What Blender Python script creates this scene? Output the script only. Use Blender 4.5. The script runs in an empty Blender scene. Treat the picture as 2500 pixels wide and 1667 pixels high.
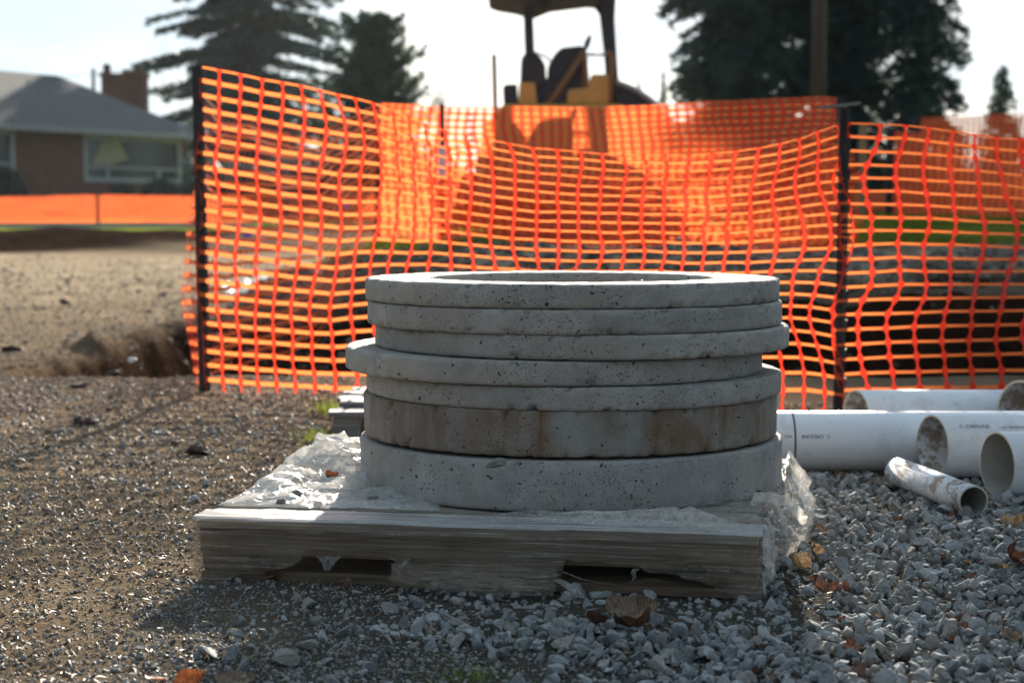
import bpy, math, random
import numpy as np
from mathutils import Vector, noise as mnoise, Matrix

# ------------------------------------------------------------------ camera, sky, sun, exposure
S = bpy.context.scene
COL = S.collection
FPX, CAMZ = 4195.0, 0.79
PITCH = math.atan(295.0 / FPX)
cam_d = bpy.data.cameras.new('camera'); cam = bpy.data.objects.new('camera', cam_d); COL.objects.link(cam)
cam.location = (0, 0, CAMZ); cam.rotation_euler = (math.pi / 2 - PITCH, 0, 0)
cam_d.sensor_width = 36; cam_d.lens = FPX / 2500 * 36
cam_d.clip_start = 0.05; cam_d.clip_end = 4000
cam_d.dof.use_dof = True; cam_d.dof.focus_distance = 3.78; cam_d.dof.aperture_fstop = 4.2
S.camera = cam
SUN_EL, SUN_AZ = 18.5, 5.2            # azimuth measured from +Y towards +X
w = bpy.data.worlds.new('World'); S.world = w; w.use_nodes = True
nt = w.node_tree; nt.nodes.clear()
def wn(t): return nt.nodes.new(t)
sky = wn('ShaderNodeTexSky'); sky.sky_type = 'NISHITA'; sky.sun_disc = False
sky.sun_elevation = math.radians(SUN_EL); sky.sun_rotation = math.radians(SUN_AZ)
sky.air_density = 1.0; sky.dust_density = 1.2; sky.ozone_density = 1.2
bg = wn('ShaderNodeBackground'); bg.inputs['Strength'].default_value = 0.060
out = wn('ShaderNodeOutputWorld')
tc = wn('ShaderNodeTexCoord'); mp = wn('ShaderNodeMapping'); mp.inputs['Scale'].default_value = (1.0, 1.0, 3.2)
nz = wn('ShaderNodeTexNoise'); nz.inputs['Scale'].default_value = 3.4; mp.inputs['Location'].default_value = (.7, 2.3, .4); nz.inputs['Detail'].default_value = 5; nz.inputs['Roughness'].default_value = 0.5
cr = wn('ShaderNodeValToRGB'); cr.color_ramp.elements[0].position = 0.40; cr.color_ramp.elements[1].position = 0.58
cr.color_ramp.elements[0].color = (.82, .82, .82, 1); cr.color_ramp.elements[1].color = (.97, .97, .97, 1)
cr2 = wn('ShaderNodeValToRGB'); cr2.color_ramp.elements[0].position = 0.48; cr2.color_ramp.elements[1].position = 0.68
cr2.color_ramp.elements[0].color = (3.0, 4.4, 5.7, 1); cr2.color_ramp.elements[1].color = (6.5, 6.8, 7.1, 1)
mix = wn('ShaderNodeMix'); mix.data_type = 'RGBA'
nt.links.new(tc.outputs['Generated'], mp.inputs[0]); nt.links.new(mp.outputs[0], nz.inputs['Vector'])
nt.links.new(nz.outputs['Fac'], cr.inputs[0]); nt.links.new(cr.outputs[0], mix.inputs['Factor'])
nt.links.new(sky.outputs[0], mix.inputs['A']); nt.links.new(nz.outputs['Fac'], cr2.inputs[0]); 
# thin cloud is brightest towards the sun (forward scattering)
dt = wn('ShaderNodeVectorMath'); dt.operation = 'DOT_PRODUCT'; nt.links.new(tc.outputs['Generated'], dt.inputs[0])
e, a = math.radians(SUN_EL), math.radians(SUN_AZ)
dt.inputs[1].default_value = (math.sin(a) * math.cos(e), math.cos(a) * math.cos(e), math.sin(e))
mr = wn('ShaderNodeMapRange'); mr.inputs['From Min'].default_value = -.2; mr.inputs['From Max'].default_value = .90; mr.inputs['To Min'].default_value = .46; mr.inputs['To Max'].default_value = 1.0
mr.interpolation_type = 'SMOOTHSTEP'; nt.links.new(dt.outputs['Value'], mr.inputs['Value'])
gl = wn('ShaderNodeVectorMath'); gl.operation = 'SCALE'; nt.links.new(cr2.outputs[0], gl.inputs[0]); nt.links.new(mr.outputs[0], gl.inputs['Scale'])
nt.links.new(gl.outputs[0], mix.inputs['B'])
nt.links.new(mix.outputs['Result'], bg.inputs[0]); nt.links.new(bg.outputs[0], out.inputs[0])
sun_d = bpy.data.lights.new('sun', 'SUN'); sun = bpy.data.objects.new('sun', sun_d); COL.objects.link(sun)
sun_d.energy = 5.0; sun_d.angle = math.radians(0.6); sun_d.color = (1, .90, .76)
e, a = math.radians(SUN_EL), math.radians(SUN_AZ)
sdir = Vector((math.sin(a) * math.cos(e), math.cos(a) * math.cos(e), math.sin(e)))
sun.rotation_euler = sdir.to_track_quat('Z', 'Y').to_euler()
S.view_settings.view_transform = 'Standard'; S.view_settings.look = 'None'
S.view_settings.exposure = 1.56; S.view_settings.gamma = 1.0
S.render.engine = 'CYCLES'
try:
    S.cycles.max_bounces = 8; S.cycles.transparent_max_bounces = 16; S.cycles.sample_clamp_indirect = 6
except Exception: pass

# ------------------------------------------------------------------ helpers
R = random.Random(7); RN = np.random.default_rng(11)
CP, SP = math.cos(PITCH), math.sin(PITCH)
def at(px, py, z=None, D=None):
    """photo pixel (2500x1667) -> world point at height z or at depth D"""
    dx = (px - 1250) / FPX; dy = (833.5 - py) / FPX
    d = Vector((dx, CP + dy * SP, -SP + dy * CP))
    t = (D / d.y) if D is not None else (z - CAMZ) / d.z
    return Vector((0, 0, CAMZ)) + d * t
def proj(x, y, z):
    zz = z - CAMZ
    depth = y * CP - zz * SP; up = y * SP + zz * CP
    return 1250 + x / depth * FPX, 833.5 - up / depth * FPX
def smooth(a_, b_, x):
    t = np.clip((x - a_) / (b_ - a_), 0, 1); return t * t * (3 - 2 * t)
def link(o, parent=None):
    COL.objects.link(o)
    if parent is not None: o.parent = parent
    return o
def tag(o, label=None, cat=None, group=None, kind=None):
    if label: o['label'] = label
    if cat: o['category'] = cat
    if group: o['group'] = group
    if kind: o['kind'] = kind
    return o
def empty(name, loc=(0, 0, 0), rz=0.0):
    o = bpy.data.objects.new(name, None); o.location = loc; o.rotation_euler = (0, 0, rz)
    o.empty_display_size = .1
    return link(o)
def mesh(name, v, f, m, parent=None, smooth_=False, mi=None, loc=None):
    me = bpy.data.meshes.new(name)
    me.from_pydata([tuple(p) for p in v], [], [tuple(q) for q in f]); 
    for mm in (m if isinstance(m, (list, tuple)) else [m]): me.materials.append(mm)
    if mi is not None: me.polygons.foreach_set('material_index', np.asarray(mi, dtype=np.int32))
    if smooth_: me.polygons.foreach_set('use_smooth', np.ones(len(me.polygons), dtype=bool))
    me.update()
    o = bpy.data.objects.new(name, me)
    if loc is not None: o.location = loc
    return link(o, parent)
def fast_mesh(name, V, F, m, col=None, smooth_=False, parent=None):
    """V (n,3) array, F (m,k) array"""
    V = np.asarray(V, dtype=np.float32); F = np.asarray(F, dtype=np.int32); k = F.shape[1]
    me = bpy.data.meshes.new(name)
    me.vertices.add(len(V)); me.vertices.foreach_set('co', V.ravel())
    me.loops.add(F.size); me.loops.foreach_set('vertex_index', F.ravel())
    me.polygons.add(len(F)); me.polygons.foreach_set('loop_start', np.arange(0, F.size, k, dtype=np.int32))
    me.update(calc_edges=True)
    for mm in (m if isinstance(m, (list, tuple)) else [m]): me.materials.append(mm)
    if smooth_: me.polygons.foreach_set('use_smooth', np.ones(len(F), dtype=bool))
    else: me.polygons.foreach_set('use_smooth', np.zeros(len(F), dtype=bool))
    if col is not None:
        at_ = me.attributes.new('tint', 'FLOAT_COLOR', 'POINT')
        c4 = np.ones((len(V), 4), dtype=np.float32); c4[:, :np.shape(col)[1]] = col; at_.data.foreach_set('color', c4.ravel())
    o = bpy.data.objects.new(name, me)
    return link(o, parent)
class MB:
    def __init__(s): s.v = []; s.f = []
    def add(s, v, f):
        n = len(s.v); s.v += [Vector(p) for p in v]; s.f += [tuple(i + n for i in q) for q in f]; return s
    def box(s, c, d, rz=0, rot=None, taper=1.0, jit=0.0):
        c = Vector(c); M = rot if rot is not None else Matrix.Rotation(rz, 3, 'Z'); vs = []
        for z in (-.5, .5):
            for x, y in ((-.5, -.5), (.5, -.5), (.5, .5), (-.5, .5)):
                k = taper if z > 0 else 1
                p = Vector((x * d[0] * k, y * d[1] * k, z * d[2]))
                if jit: p += Vector((R.uniform(-jit, jit), R.uniform(-jit, jit), R.uniform(-jit, jit)))
                vs.append(M @ p + c)
        return s.add(vs, [(0, 3, 2, 1), (4, 5, 6, 7), (0, 1, 5, 4), (1, 2, 6, 5), (2, 3, 7, 6), (3, 0, 4, 7)])
    def tube(s, pts, r, n=8, cap=True):
        pts = [Vector(p) for p in pts]; rr = r if isinstance(r, (list, tuple)) else [r] * len(pts)
        base = len(s.v); t0 = None; ux = None
        for i, p in enumerate(pts):
            t = (pts[min(i + 1, len(pts) - 1)] - pts[max(i - 1, 0)]).normalized()
            if ux is None:
                ux = t.orthogonal().normalized()
            ux = (ux - t * ux.dot(t)).normalized(); uy = t.cross(ux)
            for k in range(n):
                an = 2 * math.pi * k / n
                s.v.append(p + (ux * math.cos(an) + uy * math.sin(an)) * rr[i])
        for i in range(len(pts) - 1):
            for k in range(n):
                a_ = base + i * n + k; b_ = base + i * n + (k + 1) % n
                s.f.append((a_, b_, b_ + n, a_ + n))
        if cap:
            s.f.append(tuple(base + k for k in reversed(range(n)))); s.f.append(tuple(base + (len(pts) - 1) * n + k for k in range(n)))
        return s
    def prism(s, prof, d0, d1):
        """profile of (x,z) points extruded in y from d0 to d1"""
        n = len(prof)
        vs = [(x, d0, z) for x, z in prof] + [(x, d1, z) for x, z in prof]
        fs = [tuple(range(n)), tuple(reversed(range(n, 2 * n)))] + [(i, i + n, (i + 1) % n + n, (i + 1) % n) for i in range(n)]
        return s.add(vs, fs)
    def build(s, name, m, parent=None, smooth_=False, bevel=0, loc=None):
        o = mesh(name, s.v, s.f, m, parent, smooth_, loc=loc)
        if bevel:
            b = o.modifiers.new('b', 'BEVEL'); b.width = bevel; b.segments = 2; b.limit_method = 'ANGLE'
        return o

# ------------------------------------------------------------------ materials
def hexc(r, g, b): return (r, g, b, 1)
class Mat:
    def __init__(s, name):
        s.m = bpy.data.materials.new(name); s.m.use_nodes = True; s.t = s.m.node_tree
        s.b = s.t.nodes['Principled BSDF']; s.o = s.t.nodes['Material Output']
        s.tcn = None
    def n(s, t, **k):
        x = s.t.nodes.new(t)
        for a_, v in k.items(): setattr(x, a_, v)
        return x
    def l(s, a_, b_): s.t.links.new(a_, b_); return s
    def co(s, scale=(1, 1, 1), kind='Object', rot=(0, 0, 0)):
        if s.tcn is None: s.tcn = s.n('ShaderNodeTexCoord')
        m = s.n('ShaderNodeMapping'); m.inputs['Scale'].default_value = scale; m.inputs['Rotation'].default_value = rot
        s.l(s.tcn.outputs[kind], m.inputs[0]); return m.outputs[0]
    def noise(s, vec, scale, detail=4, rough=.55, dist=0):
        x = s.n('ShaderNodeTexNoise'); x.inputs['Scale'].default_value = scale; x.inputs['Detail'].default_value = detail
        x.inputs['Roughness'].default_value = rough; x.inputs['Distortion'].default_value = dist
        s.l(vec, x.inputs['Vector']); return x.outputs['Fac']
    def vor(s, vec, scale, out='Distance', feature='F1', rnd=1):
        x = s.n('ShaderNodeTexVoronoi'); x.feature = feature; x.inputs['Scale'].default_value = scale; x.inputs['Randomness'].default_value = rnd
        s.l(vec, x.inputs['Vector']); return x.outputs[out]
    def ramp(s, fac, stops):
        x = s.n('ShaderNodeValToRGB'); r = x.color_ramp
        while len(r.elements) < len(stops): r.elements.new(.5)
        for e_, (p, c) in zip(r.elements, stops):
            e_.position = p; e_.color = c if isinstance(c, tuple) else (c, c, c, 1)
        s.l(fac, x.inputs[0]); return x.outputs[0]
    def mixc(s, fac, a_, b_, mode='MIX'):
        x = s.n('ShaderNodeMix'); x.data_type = 'RGBA'; x.blend_type = mode
        for sock, v in (('Factor', fac), ('A', a_), ('B', b_)):
            if hasattr(v, 'is_output'): s.l(v, x.inputs[sock])
            elif sock == 'Factor': x.inputs['Factor'].default_value = v
            else: x.inputs[sock].default_value = v
        return x.outputs['Result']
    def math(s, op, a_, b_=0.0, clamp=False):
        x = s.n('ShaderNodeMath'); x.operation = op; x.use_clamp = clamp
        for i, v in ((0, a_), (1, b_)):
            if hasattr(v, 'is_output'): s.l(v, x.inputs[i])
            else: x.inputs[i].default_value = v
        return x.outputs[0]
    def bump(s, h, strength=.5, dist=.01, prev=None):
        x = s.n('ShaderNodeBump'); x.inputs['Strength'].default_value = strength; x.inputs['Distance'].default_value = dist
        s.l(h, x.inputs['Height'])
        if prev is not None: s.l(prev, x.inputs['Normal'])
        return x.outputs[0]
    def set(s, color=None, rough=None, normal=None, **k):
        for nm, v in (('Base Color', color), ('Roughness', rough), ('Normal', normal), *k.items()):
            if v is None: continue
            nm = nm.replace('_', ' ')
            if hasattr(v, 'is_output'): s.l(v, s.b.inputs[nm])
            else: s.b.inputs[nm].default_value = v
        return s
def simple(name, c, rough=.6, var=.25, scale=8, metallic=0, bump=0, bscale=60):
    q = Mat(name); v = q.co()
    f = q.noise(v, scale, 5)
    col = q.mixc(f, tuple(x * (1 - var) for x in c) + (1,), tuple(min(1, x * (1 + var)) for x in c) + (1,))
    q.set(col, rough, Metallic=metallic)
    if bump: q.set(normal=q.bump(q.noise(v, bscale, 4), bump, .005))
    return q.m
def concrete(name, base=.3, stain=0.0, tint=(1, 1, 1), seed=0.0):
    q = Mat(name); v = q.co()
    oi = q.n('ShaderNodeObjectInfo')
    vadd = q.n('ShaderNodeVectorMath'); vadd.operation = 'ADD'; q.l(v, vadd.inputs[0])
    sc = q.n('ShaderNodeVectorMath'); sc.operation = 'SCALE'; q.l(oi.outputs['Location'], sc.inputs[0]); sc.inputs['Scale'].default_value = 37.0
    q.l(sc.outputs[0], vadd.inputs[1]); v = vadd.outputs[0]
    big = q.noise(v, 3.5, 5, .6); mid = q.noise(v, 22, 5, .65); fine = q.noise(v, 260, 3, .7)
    b = base
    c = q.mixc(q.ramp(big, [(.35, 0.0), (.65, 1.0)]), (b * .80 * tint[0], b * .80 * tint[1], b * .79 * tint[2], 1), (b * 1.2 * tint[0], b * 1.2 * tint[1], b * 1.2 * tint[2], 1))
    c = q.mixc(.5, c, q.ramp(mid, [(.3, .55), (.7, 1.0)]), 'MULTIPLY')
    c = q.mixc(.5, c, q.ramp(fine, [(.3, .6), (.75, 1.15)]), 'MULTIPLY')
    # tan weathering patches
    tan = q.ramp(q.noise(v, 5, 4, .6, .6), [(.5, 0.0), (.72, .45)])
    c = q.mixc(tan, c, (b * .95, b * .80, b * .62, 1))
    # air holes: two sizes, some elongated
    vz = q.n('ShaderNodeVectorMath'); vz.operation = 'MULTIPLY'; q.l(v, vz.inputs[0]); vz.inputs[1].default_value = (1, 1, 1)
    wob = q.n('ShaderNodeTexNoise'); wob.inputs['Scale'].default_value = 60; q.l(v, wob.inputs['Vector'])
    wv = q.n('ShaderNodeMix'); wv.data_type = 'VECTOR'; wv.inputs['Factor'].default_value = .02
    q.l(vz.outputs[0], wv.inputs['A']); q.l(wob.outputs['Color'], wv.inputs['B']); vv = wv.outputs['Result']
    def pits(scale, r0, keep, vec=vv):
        d = q.n('ShaderNodeTexVoronoi'); d.inputs['Scale'].default_value = scale; q.l(vec, d.inputs['Vector'])
        m = q.ramp(d.outputs['Distance'], [(r0, 1.0), (r0 + .06, 0.0)])
        sep = q.n('ShaderNodeSeparateColor'); q.l(d.outputs['Color'], sep.inputs[0])
        k = q.math('GREATER_THAN', sep.outputs[0], keep)
        return q.math('MULTIPLY', m, k)
    patch = q.ramp(q.noise(v, 6, 4, .65), [(.42, .06), (.62, 1.0)])
    p1 = pits(85, .17, .50); p2 = pits(210, .25, .55); p3 = pits(48, .13, .80)
    pp = q.math('MAXIMUM', q.math('MULTIPLY', q.math('MAXIMUM', p1, p2), patch), p3)
    c = q.mixc(q.math('MULTIPLY', pp, .88), c, (.020, .018, .016, 1))
    if stain:
        st = q.n('ShaderNodeMapping'); st.inputs['Scale'].default_value = (9, 9, 1.2); q.l(v, st.inputs[0])
        s1 = q.noise(st.outputs[0], .7, 7, .65, 1.6)
        s2 = q.ramp(q.noise(v, 3.2, 4, .6), [(.36, 0.0), (.56, 1.0)])
        sm = q.math('MULTIPLY', q.ramp(s1, [(.36, 0.0), (.70, 1.0)]), q.math('MULTIPLY', s2, stain), True)
        c = q.mixc(sm, c, (.165, .088, .040, 1))
    h = q.math('SUBTRACT', q.math('ADD', q.math('MULTIPLY', fine, .35), q.math('MULTIPLY', mid, .8)), q.math('MULTIPLY', pp, 1.4))
    q.set(c, .88, q.bump(h, .9, .0022)); q.set(Specular_IOR_Level=.25)
    return q.m
def wood(name, c1, c2, axis=0, grain=1.0, rough=.75):
    q = Mat(name); s = [34.0, 34.0, 34.0]; s[axis] = 1.6
    v = q.co(tuple(s)); v2 = q.co()
    g = q.noise(v, 2.2 * grain, 8, .65, .6); g2 = q.noise(v2, 7, 5)
    c = q.mixc(q.ramp(g, [(.32, 0.0), (.66, 1.0)]), c1 + (1,), c2 + (1,))
    c = q.mixc(q.ramp(g2, [(.35, .45), (.7, 0.0)]), c, tuple(x * .4 for x in c1) + (1,))
    q.set(c, rough, q.bump(g, .6, .004)); return q.m
def plastic_net(name, c, trans):
    q = Mat(name)
    q.set(c, .32, Specular_IOR_Level=.5)
    tr = q.n('ShaderNodeBsdfTranslucent'); tr.inputs[0].default_value = trans[0]
    mx = q.n('ShaderNodeMixShader'); mx.inputs[0].default_value = trans[1]
    q.l(q.b.outputs[0], mx.inputs[1]); q.l(tr.outputs[0], mx.inputs[2]); q.l(mx.outputs[0], q.o.inputs[0])
    return q.m
def film(name, alpha_lo, alpha_hi, streak, col=(.75, .73, .68), axis=0, dirt=.3, trans=.45, rough=.22, crinkle=.6, lo=.38, hi=.62):
    q = Mat(name)
    s = [60.0, 60.0, 60.0]
    if axis is not None: s[axis] = streak
    v = q.co(tuple(s)); v2 = q.co()
    g = q.noise(v, 1.6, 8, .7, .35)
    d = q.ramp(q.noise(v2, 11, 5, .6), [(.45, 0.0), (.75, dirt)])
    c = q.mixc(d, col + (1,), (.16, .11, .07, 1))
    h = g
    if axis == 0: c = q.mixc(q.ramp(q.noise(v, 2.9, 7, .7, .2), [(.50, 0.0), (.66, .9)]), c, (.62, .60, .56, 1))  # pale streaks painted as highlights along the stretched film
    wn_ = q.n('ShaderNodeTexNoise'); wn_.inputs['Scale'].default_value = 9; q.l(v2, wn_.inputs['Vector'])
    wm = q.n('ShaderNodeMix'); wm.data_type = 'VECTOR'; wm.inputs['Factor'].default_value = .10; q.l(v2, wm.inputs['A']); q.l(wn_.outputs['Color'], wm.inputs['B'])
    e1 = q.vor(wm.outputs['Result'], 22, 'Distance', 'DISTANCE_TO_EDGE'); e2 = q.vor(wm.outputs['Result'], 60, 'Distance', 'F1')
    nrm = q.bump(h, crinkle, .003)
    if axis != 0: nrm = q.bump(q.math('ADD', e1, q.math('MULTIPLY', e2, .35)), crinkle * .7, .008, nrm)
    q.set(c, rough, nrm, Specular_IOR_Level=.6)
    tr = q.n('ShaderNodeBsdfTranslucent'); q.l(c, tr.inputs[0]); q.l(nrm, tr.inputs['Normal'])
    mx = q.n('ShaderNodeMixShader'); mx.inputs[0].default_value = trans
    q.l(q.b.outputs[0], mx.inputs[1]); q.l(tr.outputs[0], mx.inputs[2])
    tp = q.n('ShaderNodeBsdfTransparent'); m2 = q.n('ShaderNodeMixShader')
    q.l(q.ramp(g, [(lo, alpha_lo), (hi, alpha_hi)]), m2.inputs[0])
    q.l(tp.outputs[0], m2.inputs[1]); q.l(mx.outputs[0], m2.inputs[2]); q.l(m2.outputs[0], q.o.inputs[0])
    return q.m
def tinted(name, mult=1.0, rough=.8, spec=.3, nscale=120, bump=.5, sp=0.5):
    q = Mat(name); v = q.co()
    a_ = q.n('ShaderNodeAttribute'); a_.attribute_name = 'tint'
    f = q.ramp(q.noise(v, nscale, 5, .7), [(.3, .6), (.72, 1.2)])
    c = q.mixc(1.0, a_.outputs['Color'], f, 'MULTIPLY')
    q.set(c, rough, q.bump(q.noise(v, nscale * 2, 4, .7), bump, .002), Specular_IOR_Level=spec); return q.m
def foliage(name, c1, c2, trans=.25):
    q = Mat(name); v = q.co()
    c = q.mixc(q.ramp(q.noise(v, .9, 5, .7), [(.35, 0.0), (.65, 1.0)]), c1 + (1,), c2 + (1,))
    q.set(c, .6, Specular_IOR_Level=.3)
    tr = q.n('ShaderNodeBsdfTranslucent'); q.l(c, tr.inputs[0]); mx = q.n('ShaderNodeMixShader'); mx.inputs[0].default_value = trans
    q.l(q.b.outputs[0], mx.inputs[1]); q.l(tr.outputs[0], mx.inputs[2]); q.l(mx.outputs[0], q.o.inputs[0]); return q.m

M = {}
M['conc'] = concrete('grey_concrete', .40, tint=(1.06, .98, .89))
M['conc_stain'] = concrete('stained_concrete', .33, stain=1.3, tint=(1, .95, .86))
M['conc_base'] = concrete('heavy_ring_concrete', .38, tint=(1.04, .985, .91))
M['deck_wood'] = wood('weathered_deck_wood', (.20, .16, .12), (.42, .37, .31), 0)
M['block_wood'] = wood('brown_block_wood', (.07, .044, .026), (.21, .140, .085), 0)
M['grey_wood'] = wood('old_grey_wood', (.10, .095, .09), (.30, .29, .28), 0)
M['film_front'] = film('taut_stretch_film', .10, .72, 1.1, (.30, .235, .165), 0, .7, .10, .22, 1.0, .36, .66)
M['film_top'] = film('sky_sheen_top_film', .25, .92, 1.3, (.68, .67, .66), 0, .35, .2, .24, .9, .34, .6)  # paler copy of the front film, sky sheen on the top edge painted in
M['film_heap'] = film('crumpled_white_film', .62, .97, 20, (.84, .83, .80), None, .35, .42, .24, .6)
M['film_side'] = film('glossy_torn_film', .12, .62, 14, (.93, .90, .85), 2, .30, .60, .10, .6)
M['film_flap'] = film('dusty_film_flap', .25, .70, 10, (.50, .45, .38), None, .5, .45, .14, .8)
M['net_h'] = plastic_net('thin_orange_strand', (.85, .16, .025, 1), ((1.0, .24, .065, 1), .54))
M['net_v'] = plastic_net('thick_red_orange_strand', (.70, .03, .014, 1), ((.90, .05, .02, 1), .42))
M['post'] = simple('dark_post_steel', (.016, .016, .018), .5, .3, 20, .2)
def pvc(name, dirt, dscale=9, th=.56):
    q = Mat(name); v = q.co()
    m1 = q.ramp(q.noise(v, dscale, 6, .7, .4), [(th, 0.0), (th + .08, dirt)])
    m2 = q.ramp(q.noise(v, dscale * 6, 5, .7), [(th + .04, 0.0), (th + .10, dirt * .9)])
    c = q.mixc(q.math('MAXIMUM', m1, m2), (.74, .78, .82, 1), (.26, .18, .11, 1))
    q.set(c, q.ramp(m1, [(0, .28), (1, .7)]), q.bump(q.noise(v, 25, 3), .05, .01), Specular_IOR_Level=.5); return q.m
M['pvc'] = pvc('clean_white_pvc', .22, 7)
M['pvc_dirty'] = pvc('muddy_white_pvc', .85, 16, .51)
M['pvc_mud'] = pvc('mud_lined_pvc', .9, 6, .47)
M['pvc_in'] = simple('pipe_inner_wall', (.34, .33, .29), .6, .35, 14)
M['pvc_cut'] = simple('cut_pvc_edge', (.55, .50, .38), .7, .2, 60)
M['ink'] = simple('black_print', (.03, .03, .035), .6, .1)
M['gasket'] = simple('black_gasket', (.01, .01, .012), .5, .1)
M['stone'] = tinted('crushed_stone', rough=.85, nscale=140, bump=.6, spec=.3)
M['pebble'] = tinted('fine_road_gravel', rough=.66, nscale=180, bump=.3, spec=.35)
M['straw'] = tinted('dry_needles', rough=.5, nscale=50, bump=0, spec=.4)
M['clod'] = simple('dark_soil_clod', (.045, .028, .018), .9, .5, 60, 0, .8, 90)
M['rock'] = simple('pale_rock', (.21, .195, .17), .85, .3, 40, 0, .7, 150)
def leafmat(name, c1, c2):
    q = Mat(name); v = q.co()
    c = q.mixc(q.ramp(q.noise(v, 75, 6, .7), [(.38, 0.0), (.62, 1.0)]), tuple(k_ * .6 for k_ in c1) + (1,), c2 + (1,))
    wv_ = q.n('ShaderNodeTexWave'); wv_.inputs['Scale'].default_value = 55; wv_.inputs['Distortion'].default_value = 2.5; q.l(v, wv_.inputs['Vector'])
    c = q.mixc(.35, c, wv_.outputs['Color'], 'MULTIPLY'); q.set(c, .6, q.bump(wv_.outputs['Fac'], .5, .002))
    tr = q.n('ShaderNodeBsdfTranslucent'); q.l(c, tr.inputs[0]); mx = q.n('ShaderNodeMixShader'); mx.inputs[0].default_value = .3
    q.l(q.b.outputs[0], mx.inputs[1]); q.l(tr.outputs[0], mx.inputs[2]); q.l(mx.outputs[0], q.o.inputs[0]); return q.m
M['leaf_b'] = leafmat('brown_leaf', (.06, .028, .018), (.16, .07, .04))
M['leaf_t'] = leafmat('tan_leaf', (.17, .105, .06), (.34, .23, .14))
M['leaf_o'] = leafmat('orange_leaf', (.16, .045, .016), (.32, .10, .03))
M['fir'] = foliage('dark_fir_needles', (.022, .048, .046), (.055, .098, .078))
M['pine'] = foliage('pine_needles', (.026, .054, .042), (.070, .12, .07))
M['cedar'] = foliage('cedar_sprays', (.018, .042, .042), (.052, .092, .072), .2)
M['bark'] = simple('dark_bark', (.055, .038, .028), .9, .4, 6, 0, .8, 20)
M['twig'] = simple('grey_twig', (.12, .10, .09), .9, .2)
M['grass'] = foliage('bright_grass', (.14, .20, .02), (.30, .34, .05), .45)
M['yellow'] = simple('machine_yellow', (.60, .33, .07), .45, .25, 5)
M['tan_tube'] = simple('brown_machine_tube', (.24, .13, .05), .5, .2)
M['black'] = simple('machine_black', (.040, .043, .048), .8, .3, 6)
M['rubber'] = simple('track_rubber', (.02, .02, .02), .8, .3)
M['glass'] = simple('house_window_glass', (.05, .065, .06), .08, .5, .5)
M['wframe'] = simple('white_window_frame', (.36, .37, .38), .5, .1)
M['reflection'] = simple('painted_pane_reflection', (.40, .36, .24), .8, .3, 1.5)  # colour of the reflection painted on the window pane
M['fascia'] = simple('grey_gutter', (.30, .31, .32), .6, .1)
q = Mat('roof_shingles'); v = q.co()
bt = q.n('ShaderNodeTexBrick'); bt.inputs['Scale'].default_value = 3.0; bt.inputs['Color1'].default_value = (.075, .078, .082, 1); bt.inputs['Color2'].default_value = (.115, .11, .105, 1); bt.inputs['Mortar'].default_value = (.09, .09, .09, 1); bt.inputs['Mortar Size'].default_value = .02
q.l(v, bt.inputs['Vector']); q.set(q.mixc(.4, bt.outputs['Color'], q.ramp(q.noise(v, 1.2, 5), [(.3, .6), (.7, 1.2)]), 'MULTIPLY'), .9); M['roof'] = q.m
def brickmat(name, c1, c2):
    q = Mat(name); v = q.co(rot=(math.pi / 2, 0, 0)); b = q.n('ShaderNodeTexBrick'); b.inputs['Scale'].default_value = 4.6
    b.inputs['Color1'].default_value = c1 + (1,); b.inputs['Color2'].default_value = c2 + (1,); b.inputs['Mortar'].default_value = (.16, .13, .11, 1)
    b.inputs['Brick Width'].default_value = 1.0; b.inputs['Row Height'].default_value = .33; b.inputs['Mortar Size'].default_value = .03
    q.l(v, b.inputs['Vector']); q.set(q.mixc(.5, b.outputs['Color'], q.ramp(q.noise(v, 1.5, 5), [(.3, .6), (.7, 1.2)]), 'MULTIPLY'), .9); return q.m
M['brick'] = brickmat('red_brown_brick', (.19, .070, .042), (.13, .052, .034))
M['pole'] = wood('creosote_pole_wood', (.045, .03, .022), (.10, .065, .045), 2)
M['stake'] = wood('tan_stake_wood', (.26, .18, .09), (.40, .29, .15), 2)
M['blue'] = simple('blue_flag', (.03, .08, .45), .5, .1)
M['white'] = simple('white_tape', (.75, .76, .78), .5, .05)
M['asphalt'] = simple('pale_concrete_road', (.34, .34, .34), .85, .15, 2)

# ------------------------------------------------------------------ ground
def vnoise(x, y, s, seed=0.0):
    f = np.vectorize(lambda a_, b_: mnoise.noise((a_ * s + seed, b_ * s - seed, seed * .7)))
    return f(x, y)
def hashy(x, y, s, seed=0):
    """cheap smooth value noise in numpy"""
    X = x * s + seed * 17.3; Y = y * s - seed * 9.1
    xi = np.floor(X); yi = np.floor(Y); fx = X - xi; fy = Y - yi
    fx = fx * fx * (3 - 2 * fx); fy = fy * fy * (3 - 2 * fy)
    def h(i, j):
        t = np.sin(i * 127.1 + j * 311.7 + seed * 74.7) * 43758.5453; return t - np.floor(t)
    return (h(xi, yi) * (1 - fx) + h(xi + 1, yi) * fx) * (1 - fy) + (h(xi, yi + 1) * (1 - fx) + h(xi + 1, yi + 1) * fx) * fy - .5
def fbm(x, y, s, o=4, seed=0):
    t = 0; a_ = 1
    for k in range(o):
        t = t + a_ * hashy(x, y, s, seed + k); a_ *= .5; s *= 2.03
    return t
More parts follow.
